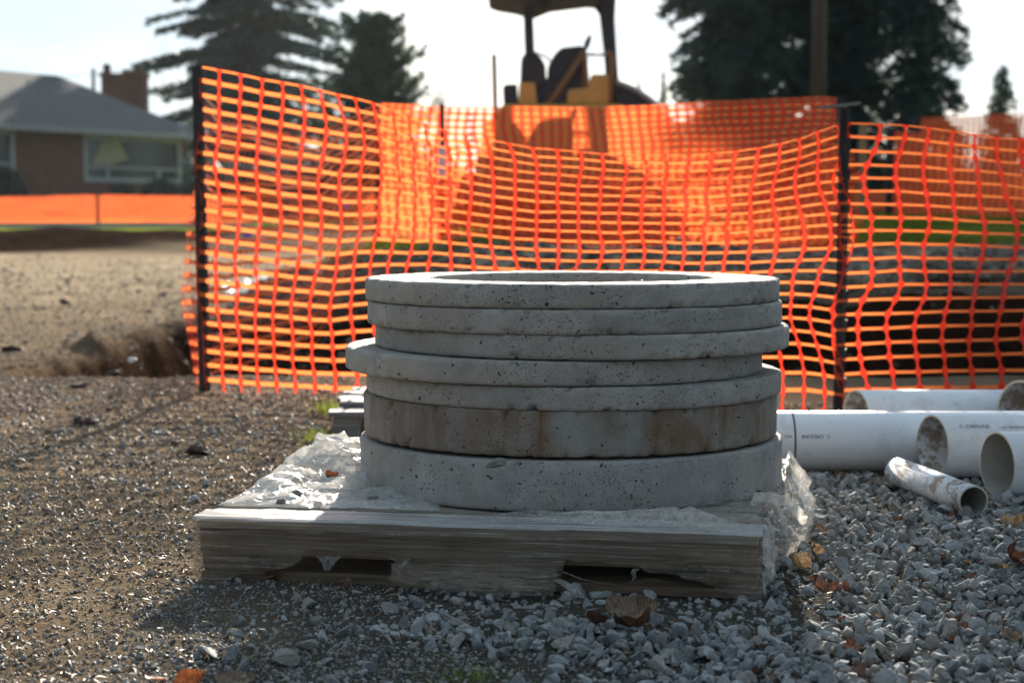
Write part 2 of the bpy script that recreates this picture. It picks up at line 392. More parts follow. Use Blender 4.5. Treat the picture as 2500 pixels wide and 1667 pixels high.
def ground_parts(x, y):
    x = np.asarray(x, dtype=float); y = np.asarray(y, dtype=float)
    # left: gravel road rising gently, soil berm, verge
    zl = .16 * smooth(12, 32, y) + .36 * smooth(32, 36.5, y) + .05 * smooth(40, 48, y) + .12 * smooth(46, 56, y) + .15 * smooth(56, 62, y)
    bs = np.clip((x + 9) * 1.1, -1.5, 5)
    berm = smooth(29.5 + bs, 32.5 + bs, y) * (1 - smooth(36.8 + bs * .4, 38.5 + bs * .4, y))
    zl = zl + berm * (.08 + .22 * fbm(x, y, .8, 4, 3))
    zr = .44 * smooth(13.6, 15.6, y) + .12 * smooth(25, 45, y) + .10 * smooth(45, 60, y)
    zr = zr + smooth(3.4, 4.8, x) * (smooth(18.5, 22, y)) * .34 * (1 - smooth(40, 60, y))
    s = smooth(-2.9, -1.2, x)
    s = s * (1 - smooth(40, 50, y))
    z = zl * (1 - s) + zr * s
    # excavated trench
    edge = fbm(x, y, 1.3, 3, 9) * .22
    near = smooth(8.65, 9.0, y + edge * .5)
    far = 1 - smooth(12.2, 14.9, y + edge * 2.2)
    left = smooth(-2.6, -1.9, x + edge)
    tr = near * far * left
    z = z * (1 - tr) + (-1.15) * tr
    ledge = smooth(13.0, 13.2, y) * (1 - smooth(14.0, 14.2, y)) * smooth(1.2, 1.6, x)
    z = z * (1 - ledge) + (.20 + .05 * fbm(x, y, 3, 3)) * ledge
    rough = smooth(8.4, 9.5, y) * (1 - smooth(17, 20, y)) * smooth(-3.1, -2.4, x)
    z = z + rough * fbm(x, y, 2.2, 5, 5) * .16
    rim = smooth(14.6, 15.2, y) * (1 - smooth(16.5, 18, y)) * s
    z = z + rim * (.03 + .1 * fbm(x, y, 1.6, 3, 21))
    # near ground: shallow ruts and a spread stone pad on the right
    near_f = 1 - smooth(9, 14, y)
    z = z + near_f * (.018 * fbm(x, y, 1.1, 4, 2) + .006 * fbm(x, y, 9, 3, 4)) * smooth(2.0, 3.0, y)
    return z, tr, left, berm, s
def gz(x, y): return float(ground_parts(np.array([x]), np.array([y]))[0][0])
def lines(lo, hi, segs):
    """piecewise spacing"""
    out = [lo]
    while out[-1] < hi:
        p = out[-1]; st = [s for (a_, s) in segs if p >= a_][-1]
        out.append(p + st)
    return np.array(out)
xs = lines(-260, 250, [(-260, 40), (-60, 6), (-24, 1.2), (-9, .25), (-3.2, .055), (4.2, .25), (9, 1.2), (24, 6), (60, 40)])
ys = lines(-60, 420, [(-60, 10), (-10, 1.5), (0, .5), (2.2, .05), (5.5, .07), (8.3, .055), (16.5, .12), (24, .3), (60, 5), (120, 40)])
X, Y = np.meshgrid(xs, ys); Z, TR, LEFT, BERM, SS = ground_parts(X, Y)
nx, ny = len(xs), len(ys)
idx = np.arange(nx * ny).reshape(ny, nx)
F = np.stack([idx[:-1, :-1], idx[:-1, 1:], idx[1:, 1:], idx[1:, :-1]], -1).reshape(-1, 4)
# what the surface is made of (red: wet brown soil, green: turf, blue: crushed stone bed, alpha: pale dust plus painted sunlight)
PX, PY = proj(X, np.maximum(Y, .5), Z)
soil = np.clip(np.maximum(np.maximum(TR * 1.2, smooth(.3, 1, BERM)), smooth(8.5, 9.0, Y) * SS * (1 - smooth(14.5, 15.0, Y + .6 * fbm(X, Y, 1, 3)))), 0, 1)
soil = np.maximum(soil, smooth(-2.9, -2.2, X) * smooth(8.6, 9.2, Y) * (1 - smooth(13.0, 15.5, Y)))
soil = np.maximum(soil, SS * smooth(17, 19, Y) * .35)
ledge_lit = smooth(13.25, 13.4, Y) * (1 - smooth(13.8, 14.0, Y)) * smooth(1.3, 1.7, X) * .55  # trench ledge painted paler, as if catching the sun
turf = np.clip(smooth(38.5, 39.5, Y) * (1 - smooth(46.5, 47, Y)) * (X < 0) + smooth(50, 51, Y) + smooth(3.6, 4.4, X) * smooth(20, 20.8, Y), 0, 1)
soil = np.maximum(soil, smooth(.015, .09, -Z) * (Y > 8)); soil = soil * (1 - .8 * ledge_lit)
rim_lit = smooth(14.4, 15.0, Y) * (1 - smooth(19, 21, Y)) * SS  # trench rim painted paler to look sunlit
pad = np.clip(np.maximum(smooth(-.15, .35, X + .35 * fbm(X, Y, 2, 3, 8)) * (1 - smooth(5.2, 6.2, Y)), smooth(-.85, -.45, X + .3 * fbm(X, Y, 3, 3, 8)) * (1 - smooth(3.6, 3.9, Y))), 0, 1)
dust_lit = smooth(8.5, 22, Y + 3.5 * fbm(X, Y, .5, 4, 12)) * (1 - smooth(30, 34, Y)) * (1 - SS * .8)
dust_lit = np.maximum(np.maximum(dust_lit, rim_lit), ledge_lit * .8)  # real road dust joined with the painted sunlight of rim and ledge
q = Mat('site_ground'); v = q.co()
an = q.n('ShaderNodeAttribute'); an.attribute_name = 'tint'; sp_ = q.n('ShaderNodeSeparateColor'); q.l(an.outputs['Color'], sp_.inputs[0])
road = q.mixc(q.ramp(q.noise(v, .55, 5, .6, .5), [(.3, 0.0), (.7, 1.0)]), (.16, .115, .076, 1), (.38, .285, .190, 1))
road = q.mixc(.75, road, q.ramp(q.noise(v, 42, 6, .75), [(.28, .35), (.72, 1.3)]), 'MULTIPLY')
road = q.mixc(q.ramp(q.vor(v, 26), [(.1, .5), (.25, 0.0)]), road, (.34, .31, .27, 1))
road = q.mixc(.8, road, q.ramp(q.noise(v, 130, 4, .8), [(.30, .30), (.72, 1.35)]), 'MULTIPLY')
dustn = q.noise(v, 7, 6, .7)
dust_lit_c = q.mixc(q.ramp(q.noise(v, .8, 6, .65, .6), [(.3, 0.0), (.68, 1.0)]), (.26, .195, .130, 1), (.58, .46, .32, 1))
dust_lit_c = q.mixc(.7, dust_lit_c, q.ramp(dustn, [(.32, .5), (.68, 1.2)]), 'MULTIPLY')
road = q.mixc(an.outputs['Alpha'], road, dust_lit_c)
bed = q.mixc(q.noise(v, 60, 6, .75), (.035, .030, .024, 1), (.14, .122, .10, 1))
soilc = q.mixc(q.ramp(q.noise(v, 5, 7, .7), [(.32, 0.0), (.7, 1.0)]), (.010, .006, .004, 1), (.050, .028, .017, 1))
turfc = q.mixc(q.noise(v, 9, 5), (.12, .17, .02, 1), (.28, .32, .05, 1))
c = q.mixc(sp_.outputs[2], road, bed); c = q.mixc(sp_.outputs[0], c, soilc); c = q.mixc(sp_.outputs[1], c, turfc)
hh = q.math('ADD', q.noise(v, 28, 7, .8), q.math('MULTIPLY', q.noise(v, 4, 5, .7), 1.5))
q.set(c, 1.0, q.bump(hh, .8, .03), Specular_IOR_Level=0.0)
g = fast_mesh('ground', np.stack([X, Y, Z], -1).reshape(-1, 3), F, q.m, col=np.stack([soil, turf, pad, dust_lit], -1).reshape(-1, 4), smooth_=True)
tag(g, kind='structure')
# pale road beyond the berm with a kerb
rv, rf = [], []
for i, x in enumerate(np.linspace(-60, 20, 41)):
    for y in (46.6, 50.2): rv.append((x, y, gz(x, y) + .05))
for i in range(40): a_ = i * 2; rf.append((a_, a_ + 2, a_ + 3, a_ + 1))
tag(mesh('road', rv, rf, M['asphalt']), kind='structure')
kb = MB()
for i in range(20): kb.box((-58 + i * 4, 46.45, gz(-58 + i * 4, 46.5) + .05), (3.985, .16, .22))
tag(kb.build('kerb', M['asphalt']), kind='structure')

# ------------------------------------------------------------------ scatter of loose stones (uncountable)
def ico(sub):
    t = (1 + 5 ** .5) / 2
    v = [(-1, t, 0), (1, t, 0), (-1, -t, 0), (1, -t, 0), (0, -1, t), (0, 1, t), (0, -1, -t), (0, 1, -t), (t, 0, -1), (t, 0, 1), (-t, 0, -1), (-t, 0, 1)]
    f = [(0, 11, 5), (0, 5, 1), (0, 1, 7), (0, 7, 10), (0, 10, 11), (1, 5, 9), (5, 11, 4), (11, 10, 2), (10, 7, 6), (7, 1, 8), (3, 9, 4), (3, 4, 2), (3, 2, 6), (3, 6, 8), (3, 8, 9), (4, 9, 5), (2, 4, 11), (6, 2, 10), (8, 6, 7), (9, 8, 1)]
    v = [Vector(p).normalized() for p in v]
    for _ in range(sub):
        c_ = {}; nf = []
        def mid(a_, b_):
            k = (min(a_, b_), max(a_, b_))
            if k not in c_: v.append(((v[a_] + v[b_]) / 2).normalized()); c_[k] = len(v) - 1
            return c_[k]
        for a_, b_, d in f:
            x, y, z = mid(a_, b_), mid(b_, d), mid(d, a_); nf += [(a_, x, z), (b_, y, x), (d, z, y), (x, y, z)]
        f = nf
    return np.array([tuple(p) for p in v]), np.array(f)
def rock_variants(n, sub, planes, lo=.45, hi=.8, seed=1):
    rg = np.random.default_rng(seed); out = []
    V0, F0 = ico(sub)
    for _ in range(n):
        V = V0.copy()
        for _k in range(planes):
            d = rg.normal(size=3); d /= np.linalg.norm(d); h = rg.uniform(lo, hi)
            t = V @ d - h; V -= np.maximum(t, 0)[:, None] * d
        V += rg.normal(size=V.shape) * .03
        V /= np.abs(V).max(); out.append(V)
    return out, F0
def rotmats(n, rg, tilt=1.0):
    q_ = rg.normal(size=(n, 4)); q_[:, 1:3] *= tilt
    q_ /= np.linalg.norm(q_, axis=1)[:, None]; w_, x, y, z = q_.T
    return np.stack([1 - 2 * (y * y + z * z), 2 * (x * y - z * w_), 2 * (x * z + y * w_), 2 * (x * y + z * w_), 1 - 2 * (x * x + z * z), 2 * (y * z - x * w_), 2 * (x * z - y * w_), 2 * (y * z + x * w_), 1 - 2 * (x * x + y * y)], -1).reshape(n, 3, 3)
def scatter(name, P_, size, variants, F0, m, cols, rg, tilt=1.0, flat=.65):
    n = len(P_); vi = rg.integers(0, len(variants), n); VA = np.stack(variants)[vi]
    sc = size[:, None] * np.stack([rg.uniform(.75, 1.25, n), rg.uniform(.7, 1.1, n), rg.uniform(flat * .7, flat * 1.25, n)], -1) * .5
    VA = VA * sc[:, None, :]
    VA = np.einsum('nij,nvj->nvi', rotmats(n, rg, tilt), VA) + P_[:, None, :]
    k = VA.shape[1]; FF = (F0[None] + (np.arange(n) * k)[:, None, None]).reshape(-1, 3)
    C = np.repeat(cols, k, axis=0)
    return fast_mesh(name, VA.reshape(-1, 3), FF, m, col=C)
PAL_O = np.array([-.690, 3.715]); PAL_A = math.atan2(-.2, 1.209)
PU = np.array([math.cos(PAL_A), math.sin(PAL_A)]); PV = np.array([-math.sin(PAL_A), math.cos(PAL_A)])
def under_pallet(x, y, m=0.03):
    u = (x - PAL_O[0]) * PU[0] + (y - PAL_O[1]) * PU[1]; v_ = (x - PAL_O[0]) * PV[0] + (y - PAL_O[1]) * PV[1]
    return (u > m) & (u < 1.22 - m) & (v_ > m + .02) & (v_ < 1.0)
def pad_density(x, y):
    px, py = proj(x, y, np.zeros_like(x))
    n_ = fbm(x, y, 3.0, 3, 31) * 1.0
    # dense crushed stone: in front of the pallet and all the right side up to the pipes
    right = smooth(1850, 1960, px + n_ * 80) * smooth(1130, 1215, py + n_ * 30)
    band = smooth(850, 1120, px + n_ * 160) * (1 - smooth(1540, 1600, py - (px - 900) * .05 + n_ * 40)) * smooth(1400, 1430, py)
    low = smooth(1180, 1650, px + n_ * 260 ) * smooth(1400, 1430, py)
    return np.clip(np.maximum(np.maximum(right, band), low), 0, 1)
rg = np.random.default_rng(5)
def cand(n, x0, x1, y0, y1):
    return rg.uniform(x0, x1, n), rg.uniform(y0, y1, n)
# crushed stone, about 25 mm
vs1, f1 = rock_variants(48, 1, 6, .24, .60)
x, y = cand(30000, -1.1, 2.1, 2.45, 5.3)
keep = (rg.random(len(x)) < np.maximum(pad_density(x, y) * .95, .035)) & ~under_pallet(x, y)
px_, _ = proj(x, y, 0 * x); keep &= (px_ > 250) & (px_ < 2650)
x, y = x[keep], y[keep]; n = len(x)
size = np.clip(rg.lognormal(math.log(.0245), .40, n), .010, .052)
z = ground_parts(x, y)[0] + size * rg.uniform(-.30, .30, n) - .008 * smooth(3.15, 3.4, y) * (1 - smooth(3.75, 4.2, y)) * (1 - smooth(.65, .95, x)) + .007 * (1 - smooth(.65, .95, x)) * (1 - smooth(3.1, 3.4, y)) + .012 * pad_density(x, y) * rg.random(n) * smooth(1950, 2100, px_[keep])
tone = rg.uniform(.20, .38, n)[:, None]; warm = rg.random(n)[:, None]
cols = tone * np.where(warm < .80, np.array([[.98, 1.0, .99]]), np.array([[1.06, .98, .88]]))
cols = np.where(warm > .988, np.array([[.17, .10, .07]]), cols)
tag(scatter('crushed_stone', np.stack([x, y, z], -1), size, vs1, f1, M['stone'], cols, rg, .8, .68),
    'loose heap of angular blue grey crushed stone spread around the pallet', 'gravel', kind='stuff')
# fine gravel on the road surface
vs2, f2 = rock_variants(40, 0, 4, .55, .85, 3)
n_c = 125000
y = 1 / rg.uniform(1 / 8.6, 1 / 2.45, n_c); y = np.where(rg.random(n_c) < .35, rg.uniform(2.45, 8.6, n_c), y); x = rg.uniform(-.34, .34, n_c) * (y + .3)
px_, _ = proj(x, y, 0 * x)
dens = .72 * (1 - .6 * pad_density(x, y))
keep = (px_ > -60) & (px_ < 2560) & (rg.random(len(x)) < dens) & ~under_pallet(x, y) & ((y < 7.4) | (x < .2))
x, y = x[keep], y[keep]; n = len(x)
size = np.clip(rg.lognormal(math.log(.0066), .45, n), .0035, .020) * np.clip(y / 4.2, .85, 1.5)
z = ground_parts(x, y)[0] + size * rg.uniform(-.1, .22, n)
tone = rg.uniform(.06, .36, n)[:, None]; warm = rg.random(n)[:, None]
cols = tone * np.where(warm < .35, np.array([[1.04, 1.0, .94]]), np.array([[1.28, .97, .68]]))
cols = np.where(((x > -.75) & (y < 3.75))[:, None], tone * np.array([[1.0, .97, .92]]), cols)
cols = np.where(warm > .985, np.array([[.30, .12, .06]]), cols)
tag(scatter('fine_gravel', np.stack([x, y, z], -1), size, vs2, f2, M['pebble'], cols, rg, 1.0, .6),
    'fine brown grey gravel covering the site road and the ground before the pallet', 'gravel', kind='stuff')
n_c = 17000
y = 1 / rg.uniform(1 / 30, 1 / 7.6, n_c); x = rg.uniform(-.36, -.1, n_c) * y; x = x + rg.random(n_c) * 0
kk = (x < -1.5) ; x, y = x[kk], y[kk]; n = len(x)
size = np.clip(rg.lognormal(math.log(.010), .5, n), .005, .05) * np.clip(y / 9, .9, 2.2)
z, tr_k = ground_parts(x, y)[:2]
tag(scatter('road_gravel', np.stack([x, y, z], -1), size, vs2, f2, M['stone'], rg.uniform(.12, .50, n)[:, None] * np.array([[1.12, .92, .70]]), rg, 1, .6),
    'loose gravel on the pale road running back along the fence', 'gravel', kind='stuff')
# clods and stones lying on the rim of the trench and in it
x, y = rg.uniform(-2.4, 6.5, 9000), np.concatenate([rg.normal(15.3, .45, 6500), rg.uniform(9, 15, 2500)])
z = ground_parts(x, y)[0]; n = len(x); size = np.clip(rg.lognormal(math.log(.035), .5, n), .012, .11)
tag(scatter('trench_rubble', np.stack([x, y, z + size * .1], -1), size, vs2, f2, M['pebble'], rg.uniform(.05, .22, n)[:, None] * np.array([[1.1, .9, .7]]), rg, 1, .6),
    'wet stones and soil lumps strewn along the rim and walls of the trench', 'rubble', kind='stuff')
# pine needles and straw bits
n = 11000
x, y = cand(n, -1.7, 1.4, 2.45, 5.6); px_, _ = proj(x, y, 0 * x)
kk = (px_ > -60) & ((px_ < 1100) | (rg.random(n) < .10)) & ~under_pallet(x, y); x, y = x[kk], y[kk]; n = len(x)
z = ground_parts(x, y)[0] + .006 + rg.uniform(0, .006, n); an_ = rg.uniform(0, 6.283, n); L = rg.uniform(.010, .034, n) * .5; wd = rg.uniform(.0005, .0012, n)
dx, dy = np.cos(an_) * L, np.sin(an_) * L; dz = rg.uniform(-.008, .008, n)
cx = rg.uniform(-.004, .004, n)
V = np.stack([np.stack([x - dx, y - dy, z - dz], -1), np.stack([x + dy / L * (wd) + cx, y - dx / L * wd, z + .002], -1), np.stack([x + dx, y + dy, z + dz], -1), np.stack([x - dy / L * wd + cx, y + dx / L * wd, z + .003], -1)], 1)
cols = np.repeat(rg.uniform(.5, 1.1, n)[:, None] * np.array([[.40, .29, .17]]), 4, axis=0)
tag(fast_mesh('dry_needles', V.reshape(-1, 3), np.arange(4 * n).reshape(-1, 4), M['straw'], col=cols), 'dry tan pine needles littering the gravel', 'needles', kind='stuff')

# ------------------------------------------------------------------ pallet (local frame: x along the front, y to the back)
pal = empty('wooden_pallet', (PAL_O[0], PAL_O[1], 0.004), PAL_A)
tag(pal, 'low wooden pallet wrapped in dusty stretch film, carrying the stack of concrete rings', 'pallet')
W_, DP, HT = 1.22, 1.0, .138
def nz3(p, s, seed=0.0, o=4):
    t = 0; a_ = 1; q_ = Vector(p) * s + Vector((seed, seed * 1.7, -seed))
    for _ in range(o): t += a_ * mnoise.noise(q_); a_ *= .5; q_ = q_ * 2.05
    return t
def plank(name, x0, x1, y0, y1, z0, z1, m, seed, along=0):
    n_ = 16; vs, fs = [], []
    for i in range(n_ + 1):
        t = i / n_
        j = lambda k: nz3((t * 3, k, seed), 1.5, seed) * .003
        if along == 0: x_ = x0 + (x1 - x0) * t; ring = [(x_, y0 + j(1), z0 + j(2)), (x_, y0 + j(3) * .6, z1 - .002 + j(4)), (x_, y0 + .004, z1 + j(5)), (x_, y1 - .004, z1 + j(6)), (x_, y1 + j(7) * .6, z1 - .003), (x_, y1 + j(8), z0 + j(2))]
        else: y_ = y0 + (y1 - y0) * t; ring = [(x0 + j(1), y_, z0 + j(2)), (x0 + j(3), y_, z1 - .002), (x0 + .004, y_, z1 + j(5)), (x1 - .004, y_, z1 + j(6)), (x1 + j(7), y_, z1 - .002), (x1 + j(8), y_, z0 + j(2))]
        vs += ring
    for i in range(n_):
        for k in range(6):
            a_ = i * 6 + k; b_ = i * 6 + (k + 1) % 6; q4 = (a_, b_, b_ + 6, a_ + 6)
            fs.append(q4 if along == 0 else q4[::-1])
    fs.append(tuple(range(6))); fs.append(tuple(reversed(range(n_ * 6, n_ * 6 + 6))))
    return mesh(name, vs, fs, m, pal)
yy = 0.004
widths = [.135, .115, .12, .12, .12, .12, .125]
gap = (DP - sum(widths)) / 6.0
for i, wd_ in enumerate(widths):
    plank('deck_board', .004, W_ - .004, yy, yy + wd_, HT - .021, HT, M['deck_wood'], i + 1); yy += wd_ + gap
plank('stringer', .006, W_ - .006, .010, .048, .060, HT - .022, M['block_wood'], 21)
plank('stringer', .006, W_ - .006, .48, .52, .060, HT - .022, M['block_wood'], 22)
plank('stringer', .006, W_ - .006, .95, .99, .060, HT - .022, M['block_wood'], 23)
for i, y0_ in enumerate((.008, .455, .90)):
    plank('bottom_board', .008, W_ - .008, y0_, y0_ + .092, .003, .022, M['block_wood'], 31 + i)
for bx_ in (.0, .555, 1.10):
    for by_ in (.012, .455, .90):
        MB().box((bx_ + .06, by_ + .05, .041), (.105, .088, .036)).build('block', M['block_wood'], pal, bevel=.003)
# taut film along the front: over the top edge, down the face, torn away over the two openings
def low_edge(u):
    P_ = [(0, .002), (.06, .004), (.10, .026), (.16, .034), (.22, .048), (.26, .078), (.42, .076), (.455, .060), (.49, .030), (.53, .004), (.79, .002), (.805, .040), (.815, .080), (.965, .076), (.985, .062), (1.05, .056), (1.12, .036), (1.17, .008), (1.22, .0)]
    for (a_, za), (b_, zb) in zip(P_, P_[1:]):
        if u <= b_: return za + (zb - za) * (u - a_) / (b_ - a_)
    return 0
nu, nv = 300, 34
vs, fs = [], []
for i in range(nu + 1):
    u = -.006 + (W_ + .012) * i / nu
    lo_ = low_edge(u) - .006 + nz3((u, 0, 0), 22, 3) * .005
    for j in range(nv + 1):
        t = j / nv
        if t < .3:
            y_ = .120 * (1 - t / .3) - .006; z_ = HT + .0035
            # inner edge of the wrap is ragged
            y_ += (1 - t / .3) * nz3((u, 1, 1), 7, 5) * .03
        else:
            k = (t - .3) / .7; y_ = -.006; z_ = (HT + .003) + (lo_ - HT - .003) * k
            y_ += -.004 * math.sin(k * math.pi) + nz3((u * .8, z_ * 7, 2), 3, 1) * .004
        d = nz3((u * 1.3, z_ * 26 + y_ * 14, 0), 3.0, 7) * .0055
        if t < .3: z_ += abs(d)
        else: y_ -= abs(d) + .001
        if .50 < u < .81 and t > .72: y_ -= (t - .72) * .09 * math.sin((u - .5) / .31 * math.pi) + nz3((u, z_, 3), 28, 4) * .006
        if u > 1.02 and t > .5: y_ += .05 * (t - .5) * (u - 1.02) * 5 * nz3((u * 2, z_, 1), 9, 2)
        vs.append((u, y_, z_))
for i in range(nu):
    for j in range(nv):
        a_ = i * (nv + 1) + j; fs.append((a_, a_ + 1, a_ + nv + 2, a_ + nv + 1))
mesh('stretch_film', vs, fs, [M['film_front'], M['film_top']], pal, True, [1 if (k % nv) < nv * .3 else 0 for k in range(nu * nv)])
# left side of the wrap
vs, fs = [], []
for i in range(60):
    y_ = -.006 + (DP + .01) * i / 59
    for j in range(14):
        t = j / 13; z_ = HT + .003 + (.012 - HT) * t
        vs.append((-.004 - abs(nz3((y_ * 2, z_ * 20, 0), 4, 2)) * .006, y_, z_))
for i in range(59):
    for j in range(13): a_ = i * 14 + j; fs.append((a_, a_ + 14, a_ + 15, a_ + 1))
mesh('stretch_film', vs, fs, M['film_front'], pal, True)
# crumpled film heaped on the left back of the deck
def crumple(p, s, seed, octs=5):
    q_ = Vector(p) + Vector((nz3(p, 6, seed + 3), nz3(p, 6, seed + 5), 0)) * .06
    r_ = 0; a_ = 1
    for k in range(octs):
        r_ += a_ * (1 - abs(mnoise.noise(q_ * s + Vector((seed, k * 3.1, 0)))) * 2.4); a_ *= .55; s *= 1.95
    return r_
def heap(u0, u1, v0, v1, nu, nv, hfun, m, name='crumpled_film', smooth_=True):
    vs, fs = [], []
    for i in range(nu + 1):
        for j in range(nv + 1):
            u = u0 + (u1 - u0) * i / nu; v_ = v0 + (v1 - v0) * j / nv
            vs.append(hfun(u, v_, i / nu, j / nv))
    for i in range(nu):
        for j in range(nv):
            a_ = i * (nv + 1) + j; b_ = a_ + nv + 1; fs.append((a_, b_, b_ + 1, a_ + 1))
    return mesh(name, vs, fs, m, pal, smooth_)
def h1(u, v_, a_, b_):
    e = min(1, a_ * 9, (1 - a_) * 5, b_ * 6, (1 - b_) * 8); e = max(e, 0) ** .6
    # torn outline: the front right corner is bare deck
    c_ = crumple((u * .75 + v_ * .35, v_ * 1.1 - u * .5, 0), 5.5, 11, 3)
    z_ = HT + .003 + e * (.006 + .030 * max(0, c_ - .2) * (0.35 + .9 * smooth(.2, .7, v_))) + e * .028 * float(smooth(.45, .95, v_))
    uu = u + nz3((u, v_, 1), 9, 2) * .025 * (1 if a_ > .02 else 0); vv = v_ + nz3((u, v_, 2), 8, 4) * .03
    if b_ < .25 and u > .33: z_ = z_ - (u - .33) * .02
    return (max(uu, -.004), vv, max(z_, HT + .0025))
heap(-.004, .50, .165, 1.02, 150, 210, h1, M['film_heap'])
# film gathered on the right: over the deck edge and flaring down to the stones
def h2(u, v_, a_, b_):
    # a_ runs across: inside top -> edge -> ground
    e = min(1, b_ * 7, (1 - b_) * 9)
    c_ = max(0, crumple((a_ * .45, v_, 2), 5, 3, 3))
    fl = .001 + .070 * float(smooth(.0, .85, v_)) + .02 * nz3((0, v_ * 3, 0), 2, 8)
    if a_ < .5:
        k = a_ / .5; uu = 1.04 + .185 * k + fl * k * .6; z_ = HT + .004 + (.008 + .026 * float(smooth(.25, .8, v_))) * c_ * .8 * math.sin(math.pi * (.15 + .8 * k)) * e
        z_ += .022 * float(smooth(.55, .9, v_)) * k
    else:
        k = (a_ - .5) / .5; uu = 1.225 + fl * (.6 + .8 * math.sin(k * 1.9)) + .022 * (c_ - .6) * math.sin(k * math.pi)
        z_ = (HT + .006 + .03 * float(smooth(.55, .9, v_))) * (1 - k) + .006 * k + .012 * (c_ - .5) * (1 - k)
    return (uu + nz3((a_, v_, 4), 7, 1) * .008, v_ + nz3((a_ * 2, v_, 6), 6, 3) * .03 * e, max(z_, .003))
heap(0, 1, -.002, .99, 90, 170, h2, M['film_side'])
def h3(u, v_, a_, b_):
    e = min(1, a_ * 6, (1 - a_) * 6) * min(1, b_ * 3, (1 - b_) * 3)
    c_ = max(0, crumple((u * .7, v_ * 1.6, 5), 5, 9, 3))
    return (u, v_ + nz3((u, v_, 2), 9, 4) * .02, HT + .006 + e * .024 * c_ * (.3 + u - .6))
heap(.62, 1.16, .045, .15, 130, 36, h3, M['film_side'])
def h4(u, v_, a_, b_):      # loose flap dragging on the stones in front
    c_ = max(0, crumple((u, v_ * 2, 8), 5, 13, 3))
    z_ = .055 * (1 - b_) ** 1.3 + .008 * c_ * math.sin(b_ * 3.1)
    yy_ = -.008 - .075 * b_ * (.45 + .55 * math.sin(a_ * math.pi) ** .7) - .012 * c_ * b_
    return (u + nz3((u, b_, 0), 8, 2) * .012, yy_, max(z_, .014 + .004 * c_))
heap(.44, .80, 0, 1, 90, 30, h4, M['film_front'])
tb = MB()
def loc(px, py, z):  # photo pixel to pallet frame
    p = at(px, py, z=z); d = np.array([p.x, p.y]) - PAL_O
    return Vector((float(d @ PU), float(d @ PV), z - .004))
tb.tube([loc(1838, 1228, .165), loc(1850, 1212, .19), loc(1880, 1212, .195), loc(1915, 1222, .19), loc(1945, 1245, .175), loc(1960, 1270, .155), loc(1968, 1262, .15)], [.006, .010, .011, .010, .011, .009, .004], 10)
tb.build('twisted_film', M['film_side'], pal, True)
# torn wisps
def wisp(pts, w0, m=M['film_side']):
    vs = []; fs = []
    for i, p in enumerate(pts):
        k = 1 - .8 * i / (len(pts) - 1)
        vs += [p + Vector((w0 * k, 0, w0 * .3 * (i % 2))), p - Vector((w0 * k, 0, 0))]
    for i in range(len(pts) - 1): fs.append((i * 2, i * 2 + 1, i * 2 + 3, i * 2 + 2))
    return mesh('torn_wisp', vs, fs, m, pal)
wisp([Vector((.965, -.012, .062)), Vector((.958, -.018, .054)), Vector((.962, -.016, .044)), Vector((.955, -.017, .034))], .007)
wisp([Vector((.475, -.010, .066)), Vector((.468, -.016, .055)), Vector((.457, -.018, .044)), Vector((.459, -.016, .030))], .006)
wisp([Vector((.30, -.008, .066)), Vector((.305, -.014, .052)), Vector((.298, -.016, .036))], .030)
wisp([Vector((.80, -.02, .035)), Vector((.83, -.04, .020)), Vector((.855, -.05, .010)), Vector((.86, -.055, .004))], .012)
wisp([Vector((.81, -.012, .05)), Vector((.85, -.016, .036)), Vector((.89, -.014, .030))], .004)

# ------------------------------------------------------------------ concrete rings
def ring(cx, cy, z0, h, ro, ri, m, label, tilt=(0, 0), seed=1, chip=1.0):
    ns = 360
    prof = [(ri, .004), (ri + .004, 0), (ro - .006, 0), (ro - .001, .003), (ro, .009)]
    for k in range(1, 6): prof.append((ro, .009 + (h - .018) * k / 6))
    prof += [(ro, h - .007), (ro - .002, h - .002), (ro - .008, h)]
    for k in range(1, 5): prof.append((ro - .008 + (ri + .008 - ro + .008) * k / 5, h))
    prof += [(ri + .008, h), (ri + .001, h - .005)]
    np_ = len(prof); vs = []
    for i in range(ns):
        an = 2 * math.pi * i / ns; ca, sa = math.cos(an), math.sin(an)
        for k, (r_, z_) in enumerate(prof):
            p = Vector((ca * r_, sa * r_, z_)); a_ = nz3(p, 5, seed, 2) * .0018
            edge = abs(z_ - h) < .01 or z_ < .01
            b_ = nz3(p, 38, seed + 2, 3) * (.0022 if edge else .0007) * chip
            if edge and r_ > ro - .01:
                c_ = max(0, nz3((ca * 2, sa * 2, z_ * 3), 9, seed + 9, 3) - .28) * .03 * chip
                b_ -= c_
            r2 = r_ + a_ + b_; z2 = z_ + nz3(p, 30, seed + 5, 2) * (.0012 if z_ > h * .6 else .0004)
            vs.append((ca * r2, sa * r2, z2))
    fs = []
    for i in range(ns):
        j = (i + 1) % ns
        for k in range(np_):
            k2 = (k + 1) % np_; fs.append((i * np_ + k, j * np_ + k, j * np_ + k2, i * np_ + k2))
    o = mesh('concrete_ring', vs, fs, m, None, True, loc=(cx, cy, z0)); o.rotation_euler = (tilt[0], tilt[1], seed * .7)
    return tag(o, label, 'concrete ring', 'flat concrete manhole rings stacked on the pallet')
CY = 4.285
T0 = .1465
ring(.146, CY, T0, .114, .5245, .36, M['conc_base'], 'thick plain grey concrete ring at the bottom of the stack, on the wrapped pallet', (0, -.002), 1)
ring(.144, CY, T0 + .120, .104, .514, .355, M['conc_stain'], 'thick concrete ring with brown rusty stains, second from the bottom of the stack', (0, .001), 2, 1.4)
ring(.152, CY - .005, T0 + .2255, .0525, .514, .355, M['conc'], 'thin concrete ring directly on top of the brown stained thick ring', (0, -.004), 3)
